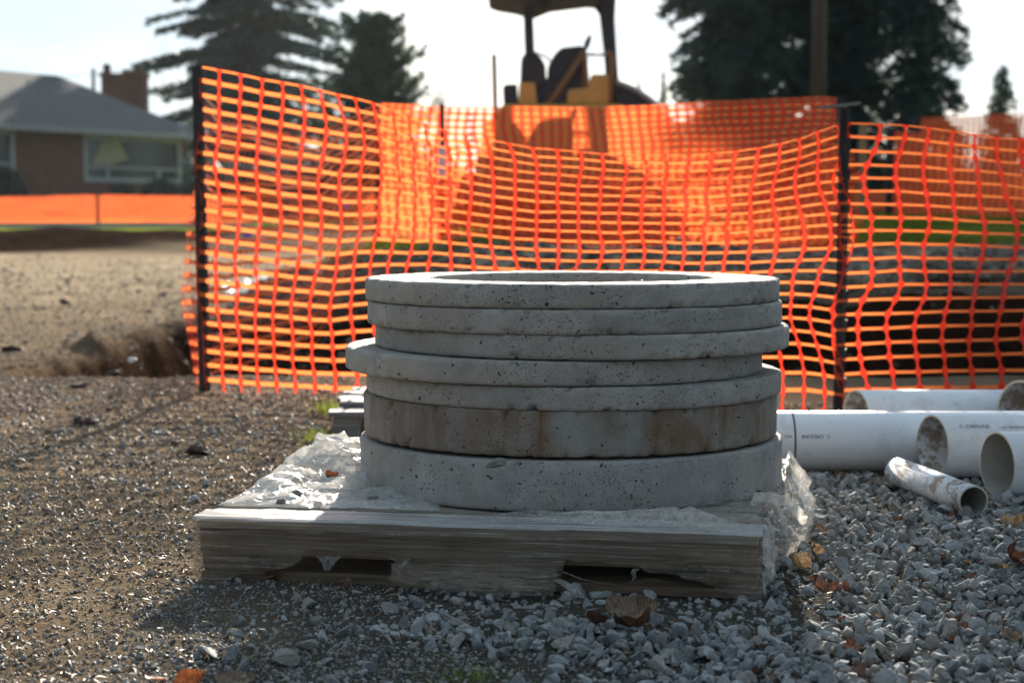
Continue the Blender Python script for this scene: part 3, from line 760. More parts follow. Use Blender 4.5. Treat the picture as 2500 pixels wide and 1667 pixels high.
ring(.103, CY + .002, T0 + .2795, .055, .517, .355, M['conc'], 'thin concrete ring shifted left so it sticks out of the stack on the left side', (0, -.005), 4)
ring(.172, CY, T0 + .3360, .0550, .513, .355, M['conc'], 'thin pitted concrete ring shifted right, third from the top of the stack', (0, -.003), 5)
ring(.154, CY, T0 + .3920, .0565, .514, .355, M['conc'], 'thin concrete ring with a chipped upper rim, second from the top', (0, .001), 6)
ring(.148, CY, T0 + .4495, .0540, .512, .352, M['conc'], 'topmost thin concrete ring of the stack, its open centre showing', (0, .0005), 7)

rn = np.random.default_rng(91); n = 90
an_ = rn.uniform(0, 6.283, n); ra_ = rn.uniform(.36, .505, n); L = rn.uniform(.008, .022, n); bz = rn.uniform(0, 6.283, n)
x, y = .148 + np.cos(an_) * ra_, CY + np.sin(an_) * ra_; z = np.full(n, T0 + .4495 + .0565)
dx, dy = np.cos(bz) * L / 2, np.sin(bz) * L / 2; up_z = np.where(rn.random(n) < .2, .010, .0015)
V = np.stack([np.stack([x - dx, y - dy, z], -1), np.stack([x + .0007, y - .0007, z + up_z * .5], -1), np.stack([x + dx, y + dy, z + up_z], -1), np.stack([x - .0007, y + .0007, z + up_z * .4], -1)], 1)
tag(fast_mesh('dry_needles', V.reshape(-1, 3), np.arange(4 * n).reshape(-1, 4), M['straw'], col=np.repeat(rn.uniform(.4, 1.1, n)[:, None] * np.array([[.42, .26, .13]]), 4, axis=0)), 'dry needles scattered on the rim of the topmost ring', 'needles', kind='stuff')
# ------------------------------------------------------------------ single stones on things
def rock(px, py, z, sz, label, m=None, group=None, name='rock', cat='stone', seed=1, flat=.6, D=None):
    vv, ff = rock_variants(1, 2, 12, .4, .75, seed)
    V = vv[0] * np.array([sz, sz * .75, sz * flat]) * .5
    V[:, 2] -= V[:, 2].min()
    p = at(px, py, z=z) if D is None else at(px, py, D=D)
    o = fast_mesh(name, V, ff, m or M['rock']); o.location = (p.x, p.y, z); o.rotation_euler = (0, 0, seed * 1.3)
    return tag(o, label, cat, group)
rock(1212, 1141, T0 + .114, .062, 'wedge shaped tan stone on the lip of the bottom ring', seed=3, flat=.45)
rock(684, 1232, HT + .008, .036, 'small pale stone on the film heap at the left of the pallet', seed=4)
rock(724, 1213, HT + .012, .045, 'flat grey stone on the crumpled film beside the pale stone', seed=6, flat=.5)
rock(912, 1224, HT + .006, .034, 'grey stone touching the foot of the bottom ring on its left', seed=8)
rock(700, 1628, -.004, .066, 'large rounded pale stone alone in the dirt near the bottom of the picture', seed=9, D=3.02)
rock(752, 1604, -.002, .040, 'tan stone just behind the large rounded pale stone', seed=10, D=3.12)
rock(770, 1510, .004, .036, 'squarish tan stone in the dark dirt left of the crushed stone', seed=12, D=3.30)
rock(752, 1483, -.002, .050, 'large grey stone in the pallet shadow below the left opening', seed=13, D=3.46)
rock(575, 1552, .004, .030, 'small tan block of stone in the shadow left of the crushed stone', seed=14, D=3.22)
rock(1445, 1240, HT + .012, .020, 'pebble caught in the film along the front of the pallet', seed=15)
rock(1862, 1262, HT + .02, .036, 'grey stone held in the film at the right front corner of the pallet', seed=16)
rock(995, 1388, .026, .032, 'grey stone lying inside the left opening of the pallet', seed=17)
rock(960, 1394, .026, .022, 'smaller grey stone inside the left pallet opening', seed=18)
rock(320, 886, .0, .07, 'white lump of stone at the edge of the dug hollow', M['white'], seed=19)
clods = [(157, 744, .20, 'dark soil clod farthest up the pale road'), (398, 725, .20, 'dark soil clod on the road nearest the orange fence'), (23, 862, .22, 'dark soil clod at the left edge of the picture'),
         (275, 920, .17, 'dark soil clod at the rim of the dug hollow'), (197, 952, .14, 'dark soil clod left of the fence post shadow'), (207, 1045, .20, 'wide flat patch of dark soil on the gravel'),
         (490, 1118, .16, 'largest dark soil clod, in front of the fence post'), (677, 1080, .07, 'small dark clod near the old grey pallet'), (585, 1042, .07, 'small dark clod behind the largest one'),
         (390, 1065, .06, 'tiny dark clod in the middle of the gravel on the left'), (283, 1146, .08, 'low dark clod in the left gravel, nearest the camera')]
for i, (px, py, sz, lb) in enumerate(clods):
    p = at(px, py, z=0)
    o = rock(px, py, gz(p.x, p.y) - .01, sz * .72, lb, M['clod'], None, 'dirt_clod', 'dirt clod', 30 + i, .42)

# ------------------------------------------------------------------ leaves and twigs
def leaf(p, size, m, label, rz=0, tilt=(0, 0), curl=.35, serr=True, group=None, seed=1):
    n_ = 22; vs = []; fs = []
    rr = random.Random(seed)
    for i in range(n_ + 1):
        t = i / n_; wd = math.sin(math.pi * t ** .8) ** .8 * .36 * size
        for k in (-1, -.5, 0, .5, 1):
            ww = wd * k * (1 + (.09 if (i % 2 and serr) else 0) * max(0, abs(k) * 2 - 1))
            vs.append((t * size - size / 2, ww, curl * size * (k * k * .25 * (1 + .3 * math.sin(i * .5 + seed * 3) + .5 * k) + .22 * (t - .5) ** 2 * 4) + rr.uniform(-1, 1) * .014 * size))
    for i in range(n_):
        for k in range(4): a_ = i * 5 + k; fs.append((a_, a_ + 5, a_ + 6, a_ + 1))
    vs += [(-size / 2, 0, curl * size * .2), (-size * .72, .03 * size, curl * size * .35), (-size * .72, .045 * size, curl * size * .35), (-size / 2, .02 * size, curl * size * .2)]
    b_ = len(vs) - 4; fs.append((b_, b_ + 1, b_ + 2, b_ + 3))
    o = mesh('dead_leaf', vs, fs, m, None, True, loc=p); o.rotation_euler = (tilt[0], tilt[1], rz)
    return tag(o, label, 'leaf', group)
def gp(px, py, up=.0):
    p = at(px, py, z=.02); z = gz(p.x, p.y); p = at(px, py, z=z + up); return (p.x, p.y, z + up)
leaf(gp(1540, 1500, .035), .105, M['leaf_t'], 'large tan leaf with toothed edge in front of the right pallet opening', .2, (.35, 0), .5, seed=2)
leaf(gp(2002, 1288, .03), .062, M['leaf_o'], 'round rust coloured leaf leaning beside the torn film on the right', 1.2, (.75, .1), .1, False, seed=3)
leaf(gp(1985, 1352, .02), .062, M['leaf_t'], 'curled beige leaf standing on the stones right of the pallet', 1.0, (.9, .3), .7, seed=4)
leaf(gp(1953, 1378, .015), .058, M['leaf_t'], 'crumpled beige leaf tucked against the side of the pallet', 2.2, (.7, .5), .6, seed=5)
leaf(gp(1928, 1430, .02), .062, M['leaf_b'], 'brown ribbed leaf upright by the right front corner of the pallet', 1.4, (.7, .2), .2, seed=6)
leaf(gp(2010, 1445, .02), .065, M['leaf_b'], 'dark brown folded leaf on the stones below the rust leaf', .6, (.2, .3), .8, seed=7)
leaf(gp(462, 1660, .02), .055, M['leaf_o'], 'bright orange leaf standing at the bottom left edge of the picture', .4, (1.0, -.3), .3, False, seed=8)
leaf(gp(575, 1662, .006), .07, M['leaf_t'], 'pale tan leaf lying flat beside the bright orange leaf', .1, (.15, 0), .3, seed=9)
leaf(gp(380, 1656, .01), .05, M['leaf_o'], 'small orange leaf fragment left of the bright orange leaf', 2.5, (.1, 0), .2, seed=10)
leaf(gp(1545, 1530, .02), .07, M['leaf_b'], 'reddish brown leaf in the stones below the large tan leaf', 2.9, (.1, .1), .8, seed=11)
leaf(gp(1455, 1520, .02), .055, M['leaf_b'], 'dark leaf left of the reddish brown leaf in the stones', 1.9, (.1, .4), .8, seed=12)
leaf(gp(2160, 1178, .02), .09, M['leaf_t'], 'tan leaf lying under the small dirty pipe', .3, (.2, 0), .2, seed=13)
leaf(gp(2470, 1282, .02), .06, M['leaf_t'], 'pinkish curled leaf near the right edge, in front of the pipes', .2, (.2, 0), .8, seed=14)
leaf(gp(2478, 1372, .02), .07, M['leaf_b'], 'very dark crumpled leaf at the right edge of the stones', .9, (.3, .3), .9, seed=15)
leaf((at(1862, 1212, z=.175).x, at(1862, 1212, z=.175).y, .172), .04, M['leaf_b'], 'brown leaf caught between the film and the bottom ring', .2, (.5, 0), .6, seed=16)
leaf((at(812, 1165, z=.19).x, at(812, 1165, z=.19).y, .192), .035, M['leaf_o'], 'red brown leaf scrap on the crumpled film heap', -.5, (.2, 0), .6, seed=17)
leaf((at(660, 1425, D=3.70).x, 3.68, .03), .06, M['leaf_b'], 'narrow brown leaf hanging from the front bottom board of the pallet', 1.2, (0, 1.3), .5, False, seed=18)
rl = random.Random(77)
k = 0
while k < 34:
    px, py = rl.uniform(1500, 2500), rl.uniform(1215, 1667)
    if px < 1930 and py < 1500: continue
    k += 1
    leaf(gp(px, py, .014), rl.uniform(.018, .038), rl.choice([M['leaf_b'], M['leaf_b'], M['leaf_b'], M['leaf_t']]), 'small curled dead leaf lying among the crushed stones', rl.uniform(0, 6.28), (rl.uniform(-.6, .6), rl.uniform(-.6, .6)), rl.uniform(.3, .9), group='small dead leaves among the crushed stones', seed=100 + k)
for px, py, ang, L_, lb in ((2090, 1567, -.25, .13, 'thin dark twig on the stones near the bottom of the picture'), (2360, 1462, -.15, .12, 'thin dark twig on the stones near the right edge'), (1560, 1425, .12, .20, 'long split sliver of wood under the front edge of the pallet')):
    p = Vector(gp(px, py, .02)); pts = [Vector((math.cos(ang) * t * L_, math.sin(ang) * t * L_ * .6 , .005 * math.sin(t * 9))) for t in (-.5, -.2, .1, .35, .5)]
    tag(MB().tube(pts, [.0015, .002, .0025, .002, .001] if L_ < .15 else [.002, .008, .009, .006, .002], 6).build('twig', M['bark'] if L_ < .15 else M['block_wood'], loc=p), lb, 'twig')

# ------------------------------------------------------------------ plastic pipes
def pipe(end, axis, length, ro, wall, m, label, cut=0.0, inner=None, name='plastic_pipe'):
    """end: centre of the near opening; axis: unit vector along the pipe; cut: skew of the sawn end"""
    ax = Vector(axis).normalized(); up = Vector((0, 0, 1)); up = (up - ax * up.dot(ax)).normalized(); sd = up.cross(ax)
    root = empty(name, end); tag(root, label, 'pipe', 'white plastic pipes lying in front of the fence')
    n_ = 64; ri = ro - wall
    def rg_(r_, L_, c_):
        return [ax * (L_ + c_ * math.sin(t) * r_) + up * math.cos(t) * r_ + sd * math.sin(t) * r_ for t in [2 * math.pi * k / n_ for k in range(n_)]]
    def band(a_, b_, nm, mm, sm=True):
        vs = a_ + b_; mesh(nm, vs, [(k, (k + 1) % n_, (k + 1) % n_ + n_, k + n_) for k in range(n_)], mm, root, sm)
    O0, O1, I0, I1 = rg_(ro, 0, cut), rg_(ro, length, 0), rg_(ri, 0, cut), rg_(ri, length, 0)
    vs = O0 + O1 ; 
    allv = O0 + O1 + I1 + I0; fs = []
    for k in range(n_):
        k2 = (k + 1) % n_; fs += [(k, k2, k2 + n_, k + n_), (k + n_, k2 + n_, k2 + 2 * n_, k + 2 * n_)]
    mi = [0, 1] * n_
    for k in range(n_): k2 = (k + 1) % n_; fs.append((k + 3 * n_, k2 + 3 * n_, k2, k)); mi.append(1)
    o = mesh('pipe_wall', allv, fs, [m, M['pvc_cut']], root, True, mi)
    band([v_ for v_ in I0], [v_ for v_ in I1], 'pipe_bore', inner or M['pvc_in'])
    return root, ax, up, sd, ro
def print_on(pp, text, s_end, ang, h, flip=False, backwards=False):
    root, ax, up, sd, ro = pp
    cu = bpy.data.curves.new('t', 'FONT'); cu.body = text; cu.size = h; cu.resolution_u = 2
    t = bpy.data.objects.new('t', cu); COL.objects.link(t); bpy.context.view_layer.update()
    me = bpy.data.meshes.new_from_object(t.evaluated_get(bpy.context.evaluated_depsgraph_get())); bpy.data.objects.remove(t)
    # viewer stands on the -y side: sd points so that sin(t)=front when sign chosen below
    front = -1 if sd.y > 0 else 1
    for v_ in me.vertices:
        x, y = v_.co.x, v_.co.y
        if flip: x, y = -x, -y
        th = math.pi / 2 - ang - y / ro       # angle from the top, towards the viewer
        rr = ro + .0012
        p = ax * (s_end + x) + up * math.cos(th) * rr + sd * front * math.sin(th) * rr
        v_.co = p
    me.materials.append(M['ink']); me.name = 'printed_lettering'
    o = bpy.data.objects.new('printed_lettering', me); link(o, root)
    return o
RO = .095
pA = pipe((-.35, 5.40, RO), (1, 0, 0), 3.4, RO, .006, M['pvc'], 'longest white pipe, running behind the ring stack, with a black joint line', 0)
# black joint line on pipe A
g_ = MB()
xj = at(1938, 1080, D=5.32).x + .35
n_ = 64
vv = []
for L_ in (0, .005):
    for k in range(n_): an = 2 * math.pi * k / n_; vv.append((xj + L_, math.sin(an) * (RO + .002), math.cos(an) * (RO + .002)))
mesh('black_joint', vv, [(k, k + n_, (k + 1) % n_ + n_, (k + 1) % n_) for k in range(n_)], M['gasket'], pA[0], True)
print_on(pA, 'C. CRESLINE', at(2027, 1060, D=5.31).x + .35, .33, .0165, flip=True)
print_on(pA, 'PVC SEWER PIPE  PSM', at(1932, 1060, D=5.31).x + .35, .33, .013, flip=True)
pB = pipe((at(2276, 1100, D=5.19).x, 5.19, RO + .012), (.995, .04, 0), 2.2, RO, .006, M['pvc'], 'white pipe whose mud stained opening faces left behind the small dirty pipe', -.24, M['pvc_mud'])
print_on(pB, "C. CRESLINE", .06, .72, .017)
print_on(pB, '-- PVC SEWER PIPE  PSM  ASTM D3034  SDR 35', .180, .70, .010)
pC = pipe((at(2434, 1138, D=4.87).x, 4.87, RO), (.998, .02, 0), 1.6, RO, .006, M['pvc'], 'nearest large white pipe with a clean grey green bore at the right edge', -.24)
print_on(pC, 'PVC ASTM D3034', .050, -.20, .012)
pD = pipe((at(2090, 985, D=6.08).x, 6.08, RO), (.998, .0, 0), .62, RO, .006, M['pvc'], 'short white pipe behind the longest one, its broken end brown with mud', -.3, M['pvc_mud'])
pE = pipe((at(2492, 985, D=5.87).x, 5.87, .122), (.97, .2, 0), 1.2, .122, .008, M['pvc_mud'], 'muddy wide pipe end cut off by the right edge of the picture', -.2, M['pvc_mud'])
far_, near_ = at(2193, 1151, z=.048), at(2377, 1223, z=.043)
pF = pipe(near_, (far_ - near_), (far_ - near_).length, .0415, .004, M['pvc_dirty'], 'small dirty speckled pipe lying askew in front of the larger pipes', 0, M['pvc_in'])

# ------------------------------------------------------------------ old grey pallet behind the stack
p0 = at(812, 1095, z=0)
op = empty('old_pallet', (p0.x, p0.y + .02, 0), .05); tag(op, 'broken weathered grey pallet half hidden behind the left of the ring stack', 'pallet')
for i in range(6):
    MB().box((.46 + (.01 * (i % 2)), .05 + i * .15, .118 + (.018 if i == 1 else 0)), (.95 - .04 * (i % 3), .115, .020), jit=.003).build('deck_board', M['grey_wood'], op, bevel=.002)
for x_ in (.045, .5, .9):
    MB().box((x_, .42, .054), (.09, .82, .106), jit=.003).build('stringer', M['grey_wood'], op, bevel=.003)

# ------------------------------------------------------------------ orange safety nets
def net(name, path, top, bot, cols, rows, parent, wob=.012, seed=1, bunch=None, sag=None, hfrac=.140, vfrac=.040, outw=None, fl=.12, hmul=None):
    """path: world (x,y) points along the fence; top/bot: functions of s in 0..1 giving z; bunch(s) in 0..1 crowds the rows to the top"""
    pts = [Vector(p) for p in path]; L_ = [0]
    for a_, b_ in zip(pts, pts[1:]): L_.append(L_[-1] + (b_ - a_).length)
    def pos(s):
        d = s * L_[-1]
        for i in range(len(pts) - 1):
            if d <= L_[i + 1] or i == len(pts) - 2:
                return pts[i].lerp(pts[i + 1], (d - L_[i]) / (L_[i + 1] - L_[i]))
    G = np.zeros((cols + 1, rows + 1, 3))
    for i in range(cols + 1):
        s = i / cols; p = pos(s); tz, bz = top(s), bot(s); bu = bunch(s) if bunch else 0
        e_ = .3 / max(cols, 1); tng = (pos(min(1, s + e_)) - pos(max(0, s - e_))).normalized(); nr = Vector((tng.y, -tng.x))
        for j in range(rows + 1):
            v_ = j / rows
            vv_ = v_ ** (1 - .28 * bu) if bu else v_
            w1 = nz3((s * L_[-1] * 1.1, v_ * 2.4, seed), 1.0, seed, 3); w2 = nz3((s * L_[-1] * 1.1, v_ * 2.4, seed + 9), 1.1, seed + 4, 3)
            off = wob * (2.2 * w1) + (outw(s, v_) if outw else 0)
            # folded over top when slack
            if bu > .3 and v_ > .84: off += -.05 * bu * math.sin((v_ - .84) / .16 * 2.6)
            sl = wob * 3.2 * w2
            G[i, j] = (p.x + nr.x * off + tng.x * (sl + wob * 2.0 * nz3((0, v_ * 3, s * 3 + seed), 1.0, 2, 2)), p.y + nr.y * off + tng.y * sl, bz + (tz - bz) * vv_ + wob * .5 * w1 + wob * .35 * nz3((s * L_[-1] * 6, v_ * 9, seed), 1, seed))
    A_, H_ = vfrac, hfrac
    hole = [(A_, .38), (A_, .62), (fl, 1 - H_), (1 - fl, 1 - H_), (1 - A_, .62), (1 - A_, .38), (1 - fl, H_), (fl, H_)]
    V = []; Fq = []; MI = []
    # outer points shared loosely (kept separate per cell, cheap)
    outer = [(0, .38), (0, .62), (fl, 1), (1 - fl, 1), (1, .62), (1, .38), (1 - fl, 0), (fl, 0), (0, 0), (0, 1), (1, 1), (1, 0)]
    uv = hole + outer
    tri = [((0, 1, 9, 8), 1), ((2, 3, 11, 10), 0), ((4, 5, 13, 12), 1), ((6, 7, 15, 14), 0)]
    cor = [((1, 2, 10, 17, 9), 1), ((3, 4, 12, 18, 11), 1), ((5, 6, 14, 19, 13), 1), ((7, 0, 8, 16, 15), 1)]
    U = np.array(uv)
    c00 = G[:-1, :-1]; c10 = G[1:, :-1]; c11 = G[1:, 1:]; c01 = G[:-1, 1:]
    u_ = U[:, 0][None, None, :, None]; w_ = np.repeat(U[:, 1][None, None, :, None], cols, axis=1) if False else np.repeat(U[:, 1][None, :], cols, axis=0)
    if hmul is not None:
        hm_ = np.array([hmul((i + .5) / cols) for i in range(cols)])
        for k_ in (2, 3): w_[:, k_] = 1 - H_ * hm_
        for k_ in (6, 7): w_[:, k_] = H_ * hm_
    w_ = w_[:, None, :, None]
    P_ = (c00[:, :, None] * (1 - u_) + c10[:, :, None] * u_) * (1 - w_) + (c01[:, :, None] * (1 - u_) + c11[:, :, None] * u_) * w_
    nc = cols * rows; V = P_.reshape(-1, 3)
    quads = np.array([t[0] for t in tri]); cors = np.array([t[0] for t in cor])
    qa = (quads[None] + (np.arange(nc) * 20)[:, None, None]).reshape(-1, 4)
    # corner pentagons as quad + triangle
    c4 = cors[:, [0, 1, 2, 4]]; c3 = cors[:, [2, 3, 4]]
    qb = (c4[None] + (np.arange(nc) * 20)[:, None, None]).reshape(-1, 4)
    tb_ = (c3[None] + (np.arange(nc) * 20)[:, None, None]).reshape(-1, 3)
    me = bpy.data.meshes.new(name)
    me.vertices.add(len(V)); me.vertices.foreach_set('co', V.astype(np.float32).ravel())
    loops = np.concatenate([qa.ravel(), qb.ravel(), tb_.ravel()]).astype(np.int32)
    starts = np.concatenate([np.arange(0, (len(qa) + len(qb)) * 4, 4), (len(qa) + len(qb)) * 4 + np.arange(0, len(tb_) * 3, 3)]).astype(np.int32)
    me.loops.add(len(loops)); me.loops.foreach_set('vertex_index', loops)
    me.polygons.add(len(starts)); me.polygons.foreach_set('loop_start', starts)
    mi = np.concatenate([np.tile([1, 0, 1, 0], nc), np.ones(len(qb), int), np.ones(len(tb_), int)]).astype(np.int32)
    me.update(calc_edges=True)
    me.materials.append(M['net_h']); me.materials.append(M['net_v']); me.polygons.foreach_set('material_index', mi)
    me.polygons.foreach_set('use_smooth', np.zeros(len(starts), dtype=bool))
    return link(bpy.data.objects.new(name, me), parent)
def interp(pts):
    def f(s):
        for (a_, va), (b_, vb) in zip(pts, pts[1:]):
            if s <= b_: 
                t = (s - a_) / (b_ - a_); t = t * t * (3 - 2 * t); return va + (vb - va) * t
        return pts[-1][1]
    return f
def lin(pts):
    xs_, zs_ = zip(*pts); return lambda s: float(np.interp(s, xs_, zs_))
def zpx(px, py, x0, y0, x1, y1):
    """height where the sight line of photo pixel meets the vertical plane through two ground points; also fraction s"""
    o = Vector((0, 0, CAMZ)); d = at(px, py, D=5) - o
    ex, ey = x1 - x0, y1 - y0
    t = (x0 * ey - y0 * ex) / (d.x * ey - d.y * ex); p = o + d * t
    s = ((p.x - x0) * ex + (p.y - y0) * ey) / (ex * ex + ey * ey)
    return s, p.z
def post(name, p0_, p1_, wd, parent, m=None):
    p0_, p1_ = Vector(p0_), Vector(p1_); ax = (p1_ - p0_); L_ = ax.length
    mb = MB(); rot = ax.to_track_quat('Z', 'Y').to_matrix()
    mb.box((0, 0, L_ / 2), (wd, wd * .35, L_)); mb.box((0, wd * .35, L_ / 2), (wd * .3, wd * .6, L_ - .01))
    for k in range(int(L_ / .12)): mb.box((0, -wd * .25, .06 + k * .12), (wd * .5, wd * .25, .03))
    for i in range(len(mb.v)): mb.v[i] = rot @ mb.v[i]
    return mb.build(name, m or M['post'], parent, loc=p0_)

LPx, LPy = at(500, 957, z=0).x, at(500, 957, z=0).y          # left front post
RPx, RPy = at(2052, 1008, z=0).x, at(2052, 1008, z=0).y      # right front post
ff_ = empty('safety_fence', (LPx, LPy, 0)); ff_.location = (0, 0, 0)
tag(ff_, 'sagging orange mesh safety fence nearest the camera, right behind the concrete rings', 'safety fence')
ltop = at(482, 160, D=LPy - .02); lbot = Vector((LPx, LPy, -.05))
post('post', lbot, ltop, .052, ff_)
rtop = at(2068, 262, D=RPy); post('post', (RPx, RPy, -.05), rtop, .048, ff_)
tbm = MB().box((0, 0, 0), (.155, .05, .012), rot=Matrix.Rotation(-.12, 3, 'Y')); tbm.build('cross_bar', simple('grey_bar', (.14, .14, .14), .6), ff_, loc=at(2052, 258, D=RPy - .03))
def tops(pts, x0, y0, x1, y1):
    r_ = [zpx(px, py, x0, y0, x1, y1) for px, py in pts]; return r_
topL = tops([(490, 163), (620, 190), (760, 216), (900, 246), (1000, 285), (1120, 322), (1300, 358), (1500, 378), (1700, 378), (1850, 362), (1960, 338), (2056, 305)], LPx, LPy, RPx, RPy)
botL = tops([(490, 957), (600, 966), (900, 984), (1300, 1000), (2056, 1010)], LPx, LPy, RPx, RPy)
mid_pts = [(LPx + .0, LPy - .03), ((LPx + RPx) / 2, (LPy + RPy) / 2 - .0), (RPx, RPy - .03)]
net('net', mid_pts, lin(topL), lin(botL), 31, 23, ff_, .016, 1, lin([(0, 0), (.22, .0), (.4, .7), (.7, 1), (.95, .8), (1, .5)]), hmul=lin([(0, 1), (.2, .95), (.4, .66), (1, .66)]))
RX2, RY2 = RPx + 1.5, RPy - .05
topR = tops([(2075, 300), (2200, 306), (2350, 325), (2520, 345), (2800, 350)], RPx, RPy, RX2, RY2)
net('net', [(RPx, RPy - .03), (RX2, RY2)], lin(topR), lambda s: .03, 14, 20, ff_, .02, 5, lin([(0, .2), (1, .9)]), hmul=lambda s: .68)
# return leg from the left post back to the far corner post
FPx, FPy = at(925, 600, D=17.9).x, 17.9
zb = gz(FPx, FPy)
path = [(LPx, LPy + .02), (LPx - .10, LPy + .25), (LPx - .13, LPy + .8), (LPx - .03, LPy + 2.4), (FPx - .02, 13.0), (FPx, FPy)]
def bulge(s, v_): return -.06 * math.sin(min(1, v_ * 1.6) * math.pi) * math.exp(-s * 18)
net('net', path, lin([(0, 1.46), (.12, 1.36), (.5, 1.45), (1, 2.0)]), lin([(0, .02), (.2, -.02), (.45, -.1), (.6, .2), (1, zb + .02)]), 100, 22, ff_, .02, 9, None, outw=bulge)
# far leg of the enclosure
bf = empty('safety_fence'); tag(bf, 'orange mesh safety fence on the far side of the trench, below the parked machine', 'safety fence')
FRx, FRy = at(2040, 590, D=17.2).x, 17.2
topB = tops([(925, 253), (1000, 256), (1080, 262), (1250, 262), (1450, 262), (1600, 258), (1750, 250), (1900, 242), (2000, 236), (2040, 240)], FPx, FPy, FRx, FRy)
botB = tops([(925, 600), (1300, 602), (1700, 592), (2040, 588)], FPx, FPy, FRx, FRy)
net('net', [(FPx, FPy), ((FPx + FRx) / 2, (FPy + FRy) / 2), (FRx, FRy)], lin(topB), lin(botB), 50, 21, bf, .02, 14, None, hfrac=.33, vfrac=.13, fl=.2)
post('post', (FPx, FPy, zb - .1), at(925, 250, D=FPy), .07, bf)
sx, sz_ = zpx(1080, 262, FPx, FPy, FRx, FRy); p_ = Vector((FPx + (FRx - FPx) * sx, FPy + (FRy - FPy) * sx, 0))
post('post', (p_.x, p_.y, .3), (p_.x, p_.y, sz_ + .03), .05, bf)
MB().box((p_.x, p_.y - .09, 1.38), (.075, .012, .32)).build('white_tag', M['white'], bf)
post('post', (FRx + .03, FRy, .3), (FRx + .03, FRy, at(2040, 236, D=FRy).z), .07, bf)
# second layer of netting draped over the lower half of the far leg
net('net', [(FPx + .6, FPy - .5), (1.6, 17.2 - .9), (FRx + .1, FRy - .4)], lin([(0, 1.25), (.5, 1.2), (1, 1.45)]), lin([(0, .52), (1, .5)]), 46, 14, bf, .05, 17, None, hfrac=.24, vfrac=.09, fl=.16)
def plain_fence(label, x0p, x1p, D0, D1, top_y, bot_y, cols, rows, posts, seed, hf=.3, vf=.12, wob=.02):
    a_ = at(x0p, 500, D=D0); b_ = at(x1p, 500, D=D1); e_ = empty('safety_fence'); tag(e_, label, 'safety fence')
    t_ = tops(top_y, a_.x, a_.y, b_.x, b_.y); bt_ = tops(bot_y, a_.x, a_.y, b_.x, b_.y)
    net('net', [(a_.x, a_.y), (b_.x, b_.y)], lin(t_), lin(bt_), cols, rows, e_, wob, seed, None, hfrac=hf, vfrac=vf, fl=vf + .06)
    for px in posts:
        s, zt = zpx(px, np.interp(px, [p[0] for p in top_y], [p[1] for p in top_y]), a_.x, a_.y, b_.x, b_.y)
        s, zb_ = zpx(px, np.interp(px, [p[0] for p in bot_y], [p[1] for p in bot_y]), a_.x, a_.y, b_.x, b_.y)
        x_, y_ = a_.x + (b_.x - a_.x) * s, a_.y + (b_.y - a_.y) * s
        post('post', (x_, y_ - .04, min(zb_, gz(x_, y_)) - .05), (x_, y_ - .04, zt + .03), .09, e_)
    return e_
plain_fence('long low orange mesh fence along the street in front of the brick house', -200, 1250, 50.8, 50.8, [(-200, 480), (0, 482), (240, 476), (460, 480), (700, 474), (1250, 470)], [(-200, 549), (240, 547), (1250, 545)], 200, 11, (240, 700, 1180), 21, .24, .10, .035)
plain_fence('orange mesh fence on the grass bank at the right edge of the picture', 2165, 2760, 22, 21, [(2165, 318), (2400, 335), (2760, 330)], [(2165, 548), (2760, 545)], 34, 20, (2168, 2700), 23, .33, .15, .02)
plain_fence('farther orange mesh fence rising behind the one on the grass bank', 2230, 2900, 29, 27, [(2230, 290), (2500, 276), (2900, 270)], [(2230, 515), (2900, 515)], 52, 20, (2235,), 25, .26, .12, .02)
plain_fence('short low piece of orange mesh fence in the distance between the posts', 2080, 2175, 45, 45, [(2080, 470), (2175, 470)], [(2080, 515), (2175, 515)], 20, 9, (2165,), 27, .3, .12)
# wooden stake
stk = at(2106, 460, D=24)
tag(MB().box((stk.x, stk.y, (gz(stk.x, 24) + at(2106, 305, D=24).z) / 2), (.11, .05, at(2106, 305, D=24).z - gz(stk.x, 24))).build('wooden_stake', M['stake'], bevel=.004), 'tan wooden stake standing behind the right fence post', 'stake')
for px, py, D_, lb in ((595, 572, 20, 'small blue survey flag low behind the left net'), (838, 500, 24, 'small blue survey flag higher up behind the left net')):
    p = at(px, py, D=D_); fl = empty('survey_flag', (p.x, p.y, gz(p.x, p.y))); tag(fl, lb, 'flag')
    hh_ = p.z - gz(p.x, p.y)
    MB().tube([(0, 0, 0), (0, 0, hh_ + .04)], .004, 6).build('wire', M['post'], fl)
    MB().box((.045, 0, hh_), (.09, .004, .08)).build('flag_sheet', M['blue'], fl)

# ------------------------------------------------------------------ parked construction machine
MD = 21.0
def q2(px, py, D=MD): p = at(px, py, D=D); return (p.x, p.z)
mx_, mz_ = q2(1400, 600)
mc = empty('construction_machine', (0, 0, 0)); tag(mc, 'yellow and black tracked construction machine with open canopy, parked behind the far fence', 'machine')
def pr(name, pts, d0, d1, m, bevel=.015): return MB().prism([q2(*p) for p in pts], MD + d0, MD + d1).build(name, m, mc, bevel=bevel)
pr('canopy_roof', [(1194, -60), (1192, 4), (1215, 12), (1262, 20), (1300, 32), (1345, 14), (1440, 2), (1500, 8), (1502, -60)][::-1], -.75, .75, M['black'], .03)
for d in (-.5, .35):
    pr('canopy_post', [(1278, 20), (1284, 150), (1304, 150), (1299, 20)], d, d + .12, M['black'])
    pr('canopy_post', [(1452, 5), (1468, 26), (1480, 130), (1488, 262), (1508, 262), (1499, 130), (1495, 60), (1498, 5)], d, d + .12, M['black'])
pr('work_lamp', [(1318, 8), (1318, 30), (1328, 36), (1338, 26), (1340, 8)], -.6, -.45, M['black'])
pr('front_console', [(1270, 200), (1272, 150), (1282, 138), (1298, 134), (1318, 146), (1330, 168), (1332, 205), (1322, 225), (1268, 225)], -.45, .25, M['black'], .05)
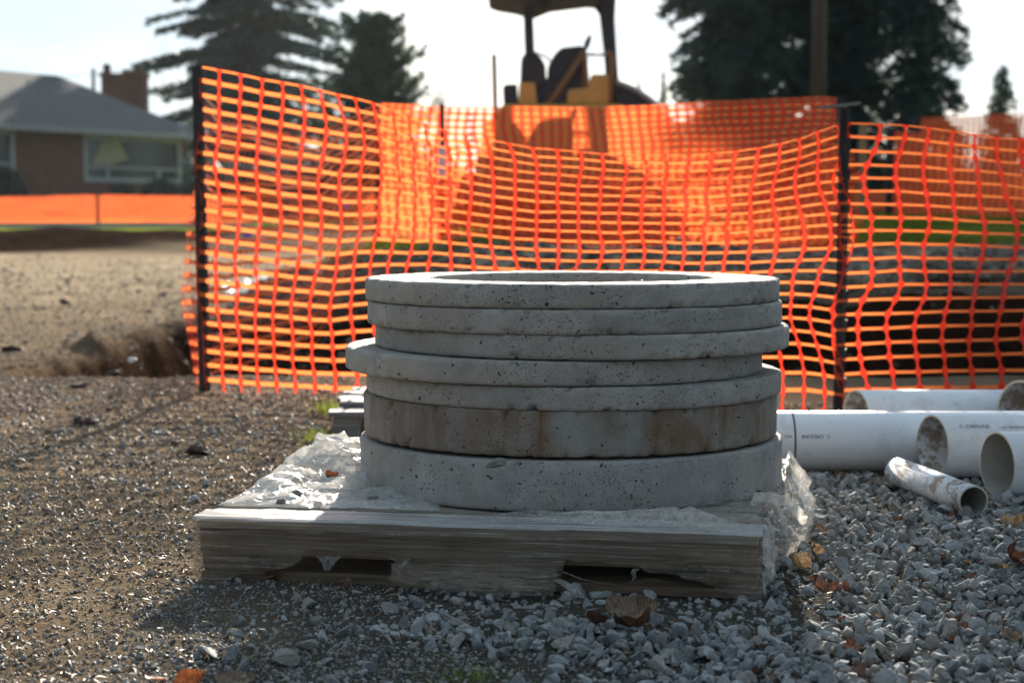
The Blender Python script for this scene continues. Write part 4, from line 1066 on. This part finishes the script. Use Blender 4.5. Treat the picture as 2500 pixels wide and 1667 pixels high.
pr('seat_back', [(1338, 165), (1352, 140), (1368, 124), (1412, 119), (1428, 122), (1436, 200), (1430, 212), (1336, 208)], -.35, .35, M['black'], .05)
pr('seat_cushion', [(1312, 205), (1318, 198), (1430, 202), (1436, 222), (1400, 232), (1320, 226)], -.4, .4, M['black'], .04)
pr('control_box', [(1228, 222), (1236, 214), (1262, 214), (1266, 262), (1230, 262)], -.5, .5, M['black'])
pr('yellow_panel', [(1268, 210), (1305, 210), (1310, 262), (1264, 262)], -.52, .1, M['yellow'])
pr('seat_base', [(1306, 224), (1390, 224), (1390, 264), (1306, 264)], -.42, .42, M['black'])
pr('engine_cover', [(1384, 226), (1430, 222), (1440, 190), (1475, 190), (1500, 200), (1508, 262), (1380, 262)], -.5, .5, M['yellow'], .03)
pr('hood', [(1502, 205), (1530, 214), (1556, 226), (1590, 250), (1640, 300), (1668, 345), (1672, 430), (1502, 430)], -.45, .45, M['black'], .03)
hp = [at(px, py, D=MD - .48) for px, py in ((1504, 200), (1530, 210), (1556, 222), (1590, 246), (1622, 276), (1650, 310), (1668, 345))]
MB().tube(hp, .035, 8).build('hood_rail', M['fascia'], mc, True)
pr('chassis', [(1230, 262), (1510, 262), (1670, 400), (1672, 470), (1200, 470), (1196, 300)], -.6, .6, M['yellow'], .04)
for d in (-.95, .62):
    tr_ = [(1230 + 40 * math.cos(t) * -1, 520 - 62 * math.sin(t)) for t in np.linspace(-math.pi / 2, math.pi / 2, 9)]
    tr_ = [(1250 - 55 * math.cos(t), 528 + 68 * math.sin(t)) for t in np.linspace(math.pi / 2, -math.pi / 2, 10)] + [(1630 + 55 * math.cos(t), 528 + 68 * math.sin(t)) for t in np.linspace(-math.pi / 2, math.pi / 2, 10)]
    pr('track', tr_, d, d + .33, M['rubber'], 0)
MB().tube([at(1426, 125, D=MD - .42), at(1385, 190, D=MD - .42), at(1348, 245, D=MD - .42), at(1328, 262, D=MD - .42)], .04, 8).build('grab_rail', M['tan_tube'], mc, True)
MB().tube([at(1424, 262, D=MD - .45), at(1430, 150, D=MD - .45), at(1426, 122, D=MD - .45)], .028, 8).build('side_tube', M['tan_tube'], mc, True)
MB().tube([at(1430, 120, D=MD - .2), at(1434, 105, D=MD - .2), at(1441, 88, D=MD - .2)], [.025, .035, .02], 8).build('control_lever', M['black'], mc, True)
MB().tube([at(1476, 134, D=MD - .5), at(1488, 128, D=MD - .5), at(1494, 140, D=MD - .5), at(1492, 262, D=MD - .5)], .033, 8).build('hand_rail', M['tan_tube'], mc, True)
MB().tube([at(1434, 134, D=MD - .1), at(1480, 135, D=MD - .1)], .018, 8).build('cross_tube', M['fascia'], mc, True)
MB().tube([at(1303, 128, D=MD), at(1330, 138, D=MD), at(1348, 152, D=MD)], .012, 6).build('hose', M['black'], mc, True)
pr('blade', [(1185, 300), (1196, 300), (1205, 420), (1196, 560), (1178, 560), (1172, 420)], -1.1, 1.1, M['yellow'], .02)
MB().tube([at(1206, 134, D=MD - .8), at(1210, 300, D=MD - .8)], .026, 8).build('marker_rod', M['tan_tube'], mc, True)
pr('blade_arm', [(1196, 470), (1400, 500), (1400, 530), (1196, 510)], -.75, -.63, M['yellow'])

# ------------------------------------------------------------------ brick house
L0 = Vector((-17.0, 57.0)); hd = Vector((.56, .83)).normalized(); hn = Vector((-hd.y, hd.x))
house = empty('brick_house', (L0.x * 1.2, L0.y * 1.2, .80), math.atan2(hd.y, hd.x)); house.scale = (1.2, 1.2, 1.2)
tag(house, 'low red brown brick house with grey hip roof and white framed picture window', 'house')
# local frame: x along the front wall, y to the back, z from the ground (.8)
EZ, RZ = 3.915 - .8, 6.2 - .8
x0, x1 = -16.0, 9.2; dep = 9.0
def hb(name, c_, d_, m, par=house, bevel=0): return MB().box(c_, d_).build(name, m, par, bevel=bevel)
win = [(3.72, 8.45, 1.34, 2.98), (-2.6, .72, 1.34, 2.98)]
segs = [(x0 + .5, -2.6), (.72, 3.72), (8.45, x1 - .4)]
for a_, b_ in segs: hb('wall', ((a_ + b_) / 2, .12, EZ / 2 - .02), (b_ - a_, .24, EZ), M['brick'])
for a_, b_, c_, d_ in win:
    hb('wall', ((a_ + b_) / 2, .12, c_ / 2 - .02), (b_ - a_, .24, c_), M['brick']); hb('wall', ((a_ + b_) / 2, .12, (d_ + EZ) / 2 - .02), (b_ - a_, .24, EZ - d_), M['brick'])
hb('wall', (x1 - .52, dep / 2, EZ / 2 - .02), (.24, dep - .5, EZ), M['brick']); hb('wall', (x0 + .62, dep / 2, EZ / 2 - .02), (.24, dep - .5, EZ), M['brick']); hb('wall', ((x0 + x1) / 2, dep - .3, EZ / 2 - .02), (x1 - x0 - 1.3, .24, EZ), M['brick'])
for wi, (a_, b_, c_, d_) in enumerate(win):
    wf = MB(); t = .16
    wf.box(((a_ + b_) / 2, .06, c_ + t / 2), (b_ - a_, .2, t)); wf.box(((a_ + b_) / 2, .06, d_ - t / 2), (b_ - a_, .2, t))
    wf.box((a_ + t / 2, .06, (c_ + d_) / 2), (t, .196, d_ - c_ - 2 * t)); wf.box((b_ - t / 2, .06, (c_ + d_) / 2), (t, .196, d_ - c_ - 2 * t))
    f_ = wf.build('window', M['wframe'], house)
    zm = c_ + .52
    MB().box(((a_ + b_) / 2, .07, zm), (b_ - a_ - 2 * t, .12, .10)).build('rail', M['wframe'], f_)
    for xm in (a_ + 1.15, b_ - 1.1): MB().box((xm, .07, (c_ + t + zm - .05) / 2), (.13, .12, zm - .05 - c_ - t)).build('mullion', M['wframe'], f_)
    MB().box(((a_ + b_) / 2, .13, (zm + d_) / 2), (b_ - a_ - 2 * t, .02, d_ - zm - t)).build('pane', M['glass'], f_)
    MB().box(((a_ + b_) / 2, .13, (zm + c_) / 2), (b_ - a_ - 2 * t, .02, zm - c_ - t)).build('pane', M['glass'], f_)
    if wi == 0:
        # pale reflection in the window pane, painted as a thin flat shape
        MB().prism([(a_ + .55, 2.0), (a_ + 1.0, 2.75), (a_ + 1.8, 2.82), (a_ + 2.2, 2.2), (a_ + 1.7, 2.05), (a_ + 1.3, 1.95)][::-1], .112, .118).build('pane_reflection', M['reflection'], f_)
ov = .55; ix = 2.6
rv = [(x0, -ov, EZ), (x1 + .35, -ov, EZ), (x1 + .35, dep + ov, EZ), (x0, dep + ov, EZ), (x0 + 4.5, dep / 2, RZ), (x1 - ix, dep / 2, RZ)]
ro_ = mesh('roof', rv, [(0, 1, 5, 4), (1, 2, 5), (2, 3, 4, 5), (3, 0, 4), (3, 2, 1, 0)], M['roof'], house)
MB().box(((x0 + x1) / 2, -ov - .03, EZ - .07), (x1 - x0 + .4, .12, .16)).build('gutter', M['fascia'], ro_)
cp = MB(); cxx, cyy = 8.0 - .9, 6.3
def hloc(px, D):
    p = at(px, 200, D=D); d = Vector((p.x, p.y)) - L0; return d.dot(hd), d.dot(hn)
ca, cb = hloc(248, 70), hloc(362, 70)
chx, chy = (ca[0] + cb[0]) / 2, (ca[1] + cb[1]) / 2; ch = empty
chz = at(300, 188, D=70).z - .8
ang = -math.atan2(hd.y, hd.x)
cm = MB().box((chx, chy, chz / 2), (1.75, .8, chz), rz=ang).build('chimney', M['brick'], house, bevel=.02)
MB().box((chx, chy, chz + .05), (1.9, .95, .12), rz=ang).build('chimney_cap', M['brick'], cm)
Rm = Matrix.Rotation(ang, 3, 'Z')
for dx_, hh_ in ((-.72, .42), (.05, .18), (.55, .2)):
    o_ = Rm @ Vector((dx_, 0, 0)); MB().tube([(chx + o_.x, chy + o_.y, chz + .1), (chx + o_.x, chy + o_.y, chz + .1 + hh_ * .8), (chx + o_.x, chy + o_.y, chz + .1 + hh_)], [.16, .16, .10], 8).build('chimney_pot', M['brick'], cm)
vp = hloc(228, 68); MB().tube([(vp[0], vp[1], EZ), (vp[0], vp[1], at(228, 168, D=68).z - .8)], .07, 8).build('vent_pipe', M['post'], house)

# ------------------------------------------------------------------ trees
def conifer(px, D, h, prof, label, n_br, needles, seed, m, lean=0, droop=.35, nsize=.22, zmin=1.0, name='conifer_tree', group=None, trunk_r=.28, up=0.0, spread=.22, cat='tree', core=0.0):
    """prof(z) -> crown radius at height z"""
    rr = np.random.default_rng(seed); p = at(px, 500, D=D); root = empty(name, (p.x, p.y, gz(p.x, p.y) - .1))
    tag(root, label, cat, group)
    tb_ = MB(); tb_.tube([(0, 0, 0), (0, 0, h * .5), (0, 0, h * .97)], [trunk_r, trunk_r * .6, .03], 8)
    lb_ = MB(); C = []
    zs_ = zmin + (h - zmin) * (np.arange(n_br) + rr.random(n_br)) / n_br
    for z_ in zs_:
        az = rr.uniform(0, 2 * math.pi); L_ = prof(z_) * rr.uniform(.72, 1.12)
        if L_ < .1: continue
        d = np.array([math.cos(az), math.sin(az), 0]); pts = []
        for t in np.linspace(0, 1, 6):
            pts.append(d * L_ * t + np.array([0, 0, z_ + up * L_ * t - droop * L_ * t * t + .12 * L_ * max(0, t - .75)]))
        lb_.tube(pts[::2] + [pts[-1]], [.045, .03, .018, .01], 4, False)
        nn = max(4, int(needles * L_))
        t = rr.random(nn) ** .75; base = np.array(pts); ii = np.clip((t * 5).astype(int), 0, 4); fr = t * 5 - ii
        q_ = base[ii] * (1 - fr)[:, None] + base[ii + 1] * fr[:, None]
        side = np.array([-d[1], d[0], 0]); wsd = spread * L_ * (1.15 - t)[:, None]
        q_ = q_ + side * rr.normal(size=(nn, 1)) * wsd + np.array([0, 0, 1]) * (-np.abs(rr.normal(size=(nn, 1))) * .14 - .02)
        C.append(q_)
    if core:
        nn = int(core); zz = rr.uniform(zmin, h * .93, nn); pr_ = np.array([prof(z__) for z__ in zz]); aa = rr.uniform(0, 6.283, nn); ra = pr_ * rr.uniform(.1, .8, nn)
        C.append(np.stack([np.cos(aa) * ra, np.sin(aa) * ra, zz], -1))
    C = np.concatenate(C); n_ = len(C)
    A = rr.normal(size=(n_, 3)); A[:, 2] *= .45; A /= np.linalg.norm(A, axis=1)[:, None]
    B = rr.normal(size=(n_, 3)); B = B - A * (A * B).sum(1)[:, None]; B /= np.linalg.norm(B, axis=1)[:, None]
    sz = nsize * rr.uniform(.4, 1.25, (n_, 1))
    V = np.stack([C - A * sz, C + B * sz * .22, C + A * sz, C - B * sz * .22], 1).reshape(-1, 3)
    fast_mesh('crown', V, np.arange(4 * n_).reshape(-1, 4), m, parent=root)
    tb_.build('trunk', M['bark'], root, True); lb_.build('limbs', M['bark'], root)
    return root
def cone_prof(r0, h, zlow=0, p_=1.0): return lambda z: r0 * max(0, min(1, (h - z) / (h - zlow))) ** p_
conifer(612, 100, 17.6, lambda z: 7.6 * max(0, min(1, (18.2 - z) / 9)) ** .5 * (.72 + .28 * math.sin(z * 3.3)), 'broad dark fir with long drooping limbs behind the brick house', 280, 72, 3, M['fir'], droop=.30, nsize=.27, zmin=2.6, up=.12, trunk_r=.34, spread=.15, core=1200)
conifer(915, 62, at(915, 62, D=62).z - .4, lambda z: 2.25 * max(0, min(1, (8.2 - z) / 4.2)) ** .6 * (.75 + .25 * math.sin(z * 5)), 'rounded green pine standing right of the broad fir', 230, 110, 5, M['pine'], droop=-.25, nsize=.17, zmin=1.2, name='pine_tree', up=.3, core=2500)
conifer(800, 66, 4.9, cone_prof(1.3, 5.1), 'small dark pine between the broad fir and the rounded pine', 70, 60, 6, M['pine'], nsize=.17, zmin=.8, name='pine_tree', core=500)
col_ = lambda r0, h: (lambda z: r0 * (1 if z < h * .62 else max(0, (h - z) / (h * .38)) ** .8) * (.85 + .15 * math.sin(z * 2.1 + r0 * 9)))
TD = 65
conifer(1800, TD, 29, col_(2.85, 29), 'leftmost of the three tall dark evergreens behind the fence on the right', 700, 68, 11, M['cedar'], droop=.45, nsize=.26, zmin=.5, group='tall dark evergreens on the right', trunk_r=.4, core=12000)
conifer(2045, TD + 2, 30, col_(2.95, 30), 'middle one of the three tall dark evergreens, just right of the utility pole', 680, 68, 12, M['cedar'], droop=.45, nsize=.26, zmin=.5, group='tall dark evergreens on the right', trunk_r=.4, core=12000)
conifer(2245, TD - 1, 28, col_(1.95, 28), 'rightmost and narrowest of the three tall dark evergreens', 460, 55, 13, M['cedar'], droop=.45, nsize=.24, zmin=.5, group='tall dark evergreens on the right', trunk_r=.35, core=8000)
for px, D_, hy, r_, lb, sd_ in ((1512, 95, 182, .35, 'thin tiny fir tip, leftmost of three beside the machine', 21), (1558, 95, 170, .55, 'small distant fir in the middle of three beside the machine', 22), (1618, 95, 158, .7, 'tallest of three small distant firs beside the big evergreens', 23)):
    h_ = at(px, hy, D=D_).z - .7; conifer(px, D_, h_, cone_prof(r_ * 1.9, h_), lb, 90, 30, sd_, M['fir'], nsize=.2, zmin=.8, core=300)
conifer(2440, 80, at(2440, 165, D=80).z - .6, cone_prof(1.9, at(2440, 165, D=80).z, 0, .8), 'pale grey green tree standing alone at the right edge', 150, 34, 31, M['pine'], nsize=.2, zmin=.6, core=500)
conifer(2530, 84, 5.6, cone_prof(2.2, 6), 'low bushy tree cut off by the right edge of the picture', 120, 34, 33, M['pine'], nsize=.2, zmin=.4, core=800)
# bare twiggy tree
bt_p = at(1068, 500, D=70); bt_ = empty('bare_tree', (bt_p.x, bt_p.y, .6)); tag(bt_, 'slender leafless tree between the pine and the machine', 'tree')
tk = MB(); tk.tube([(0, 0, 0), (0, 0, 3), (.1, 0, 5.2)], [.1, .07, .02], 6); tk.build('trunk', M['twig'], bt_)
br = MB(); rb = random.Random(4)
for i in range(70):
    z_ = rb.uniform(1.6, 5.2); a_ = rb.uniform(0, 6.28); L_ = rb.uniform(.4, 1.2) * (1.2 - z_ / 7)
    p0_ = Vector((0, 0, z_)); p1_ = p0_ + Vector((math.cos(a_) * L_, math.sin(a_) * L_, L_ * .9)); br.tube([p0_, p1_], [.02, .006], 4)
    for _ in range(3): p2_ = p0_.lerp(p1_, rb.uniform(.4, .9)); br.tube([p2_, p2_ + Vector((rb.uniform(-.3, .3), rb.uniform(-.3, .3), rb.uniform(.1, .4)))], [.008, .004], 3)
br.build('limbs', M['twig'], bt_)
# shrubs by the house
for px, D_, h_, r_, lb, sd_ in ((10, 67, 1.85, .9, 'dark green shrub under the left house window', 41), (395, 72, 1.5, 1.15, 'low dark shrub in front of the picture window', 42), (300, 70.5, 1.3, .72, 'thin olive shrub left of the low dark shrub', 43)):
    rr = np.random.default_rng(sd_); p = at(px, 470, D=D_); rt = empty('shrub', (p.x, p.y, gz(p.x, p.y))); tag(rt, lb, 'shrub')
    n_ = 2600; ph = rr.uniform(0, 6.283, n_); u_ = rr.uniform(-.2, 1, n_); ra = r_ * np.sqrt(np.clip(1 - u_ ** 2, 0, 1)) * rr.uniform(.6, 1.05, n_)
    C = np.stack([np.cos(ph) * ra, np.sin(ph) * ra, h_ * .25 + np.clip(u_, 0, 1) * h_ * .8], -1) + rr.normal(size=(n_, 3)) * .06
    A = rr.normal(size=(n_, 3)); A /= np.linalg.norm(A, axis=1)[:, None]; B = np.cross(A, rr.normal(size=(n_, 3))); B /= np.linalg.norm(B, axis=1)[:, None]
    V = np.stack([C - A * .08, C + B * .05, C + A * .08, C - B * .05], 1).reshape(-1, 3)
    fast_mesh('foliage', V, np.arange(4 * n_).reshape(-1, 4), M['fir'], parent=rt)
    MB().tube([(0, 0, 0), (0, 0, h_ * .7)], [.06, .02], 6).build('stem', M['bark'], rt)
# hedge of dark trees closing the distance
def clump(name, label, x0p, x1p, D, ztop, n_, m, seed, kind='stuff'):
    rr = np.random.default_rng(seed); a_ = at(x0p, 500, D=D).x; b_ = at(x1p, 500, D=D).x
    x_ = rr.uniform(a_, b_, n_); top_ = ztop * (.65 + .5 * (hashy(x_, x_ * 0, .35, seed) + .5)); z_ = .3 + rr.random(n_) ** .8 * top_
    C = np.stack([x_, D + rr.normal(size=n_) * 1.2, z_], -1)
    A = rr.normal(size=(n_, 3)); A /= np.linalg.norm(A, axis=1)[:, None]; B = np.cross(A, rr.normal(size=(n_, 3))); B /= np.linalg.norm(B, axis=1)[:, None]
    V = np.stack([C - A * .28, C + B * .14, C + A * .28, C - B * .14], 1).reshape(-1, 3)
    return tag(fast_mesh(name, V, np.arange(4 * n_).reshape(-1, 4), m), label, 'trees', kind=kind)
clump('far_hedge', 'dark mass of shrubs and distant trees closing the view behind the fences', 480, 2700, 88, 3.2, 16000, M['fir'], 51)
clump('far_hedge', 'dark hedge running from the house to behind the left net', 470, 1010, 66, 3.4, 9000, M['fir'], 52)
# grass
def grass(name, label, fn, n_, seed, h=(.04, .1), wd=.008):
    rr = np.random.default_rng(seed); x_, y_ = fn(rr, n_); z_ = ground_parts(x_, y_)[0]; n_ = len(x_)
    hgt = rr.uniform(h[0], h[1], n_); a_ = rr.uniform(0, 6.283, n_); lx, ly = rr.normal(size=n_) * hgt * .4, rr.normal(size=n_) * hgt * .4
    V = np.stack([np.stack([x_ - np.cos(a_) * wd, y_ - np.sin(a_) * wd, z_ - .01], -1), np.stack([x_ + np.cos(a_) * wd, y_ + np.sin(a_) * wd, z_ - .01], -1), np.stack([x_ + lx, y_ + ly, z_ + hgt], -1)], 1).reshape(-1, 3)
    return tag(fast_mesh(name, V, np.arange(3 * n_).reshape(-1, 3), M['grass']), label, 'grass', kind='stuff')
def blob(cx, cy, rx, ry):
    return lambda rr, n_: (cx + rr.normal(size=n_) * rx, cy + rr.normal(size=n_) * ry)
p = at(1030, 598, D=16.6); grass('grass', 'bright green grass tuft on the rim of the trench', blob(p.x, 16.3, .35, .35), 3500, 61, (.05, .14), .012)
grass('grass', 'bright green grass on the bank under the right fence', lambda rr, n_: (rr.uniform(3.7, 9, n_), rr.uniform(19.6, 22.5, n_)), 22000, 62, (.05, .13), .014)
grass('grass', 'strip of sunlit grass between the soil berm and the street', lambda rr, n_: (rr.uniform(-16, -4, n_), rr.uniform(38, 43, n_)), 22000, 63, (.04, .10), .02)
p = at(790, 1080, z=0); grass('grass', 'small green weeds at the corner of the old grey pallet', blob(p.x, p.y, .045, .05), 260, 64, (.02, .06), .0022)
p = at(812, 1012, z=0); grass('grass', 'thin green weeds behind the old grey pallet', blob(p.x, p.y, .04, .06), 160, 65, (.03, .08), .0022)
p = at(1130, 1655, z=0); grass('grass', 'tiny green grass sprout in the dirt at the bottom of the picture', blob(p.x + .02, p.y, .05, .02), 120, 66, (.01, .035), .001)
# utility pole and wires
up_ = at(1995, 500, D=38); pl = empty('utility_pole', (up_.x, up_.y, gz(up_.x, 38))); tag(pl, 'brown wooden utility pole in front of the tall evergreens', 'pole')
MB().tube([(0, 0, -.2), (0, 0, 5), (0.05, 0, 11)], [.17, .15, .12], 14).build('pole', M['pole'], pl, True)
MB().box((0, -.02, 10.2), (2.2, .1, .12)).build('cross_arm', M['pole'], pl)
for x_ in (-.9, .9): MB().tube([(x_, 0, 10.26), (x_, 0, 10.4)], .04, 8).build('insulator', M['white'], pl)
def wire(a_, b_, sag, label, r_=.012):
    a_, b_ = Vector(a_), Vector(b_); pts = [a_.lerp(b_, t) - Vector((0, 0, sag * 4 * t * (1 - t))) for t in np.linspace(0, 1, 14)]
    tag(MB().tube(pts, r_, 4).build('overhead_wire', M['post']), label, 'wire')
wire(at(-60, 205, D=74), at(470, 140, D=80), .2, 'thin overhead wire crossing the sky above the house roof', .015)
wire(at(820, 48, D=60), at(1075, -15, D=66), .1, 'thin overhead wire crossing the sky above the rounded pine', .012)
# added white strip, painted in for the glints seen through the left net
def sheet(px0, px1, py0, py1, label, seed):
    vs, fs = [], []
    for i in range(41):
        for j in range(13):
            px = px0 + (px1 - px0) * i / 40; py = py0 + (py1 - py0) * i / 40 + 34 * (j / 12 - .5)
            p = at(px, py, z=0.02); z = gz(p.x, p.y); p = at(px, py, z=z + .05)
            vs.append((p.x, p.y, z + .05 + .03 * nz3((i * .3, j * .3, 0), 1, seed) + .02))
    for i in range(40):
        for j in range(12): a_ = i * 13 + j; fs.append((a_, a_ + 13, a_ + 14, a_ + 1))
    return tag(mesh('glint_strip', vs, fs, M['film_heap'], None, True), label, 'glint strip')
sheet(545, 800, 715, 655, 'added white strip standing in for glints off the mesh behind the left net', 3)

# ------------------------------------------------------------------ thin morning haze
hm = bpy.data.materials.new('thin_haze'); hm.use_nodes = True; t_ = hm.node_tree; t_.nodes.clear()
pv = t_.nodes.new('ShaderNodeVolumePrincipled'); pv.inputs['Color'].default_value = (.90, .95, 1, 1); pv.inputs['Density'].default_value = .00018; pv.inputs['Anisotropy'].default_value = .2
ho = t_.nodes.new('ShaderNodeOutputMaterial'); t_.links.new(pv.outputs[0], ho.inputs['Volume'])
zc = (34 - 2.6) / 2
tag(MB().box((0, 200, -2.6 + (34 + 2.6) / 2), (720, 640, 36.6)).build('haze', hm), 'thin pale haze softening the far trees', 'haze', kind='stuff')
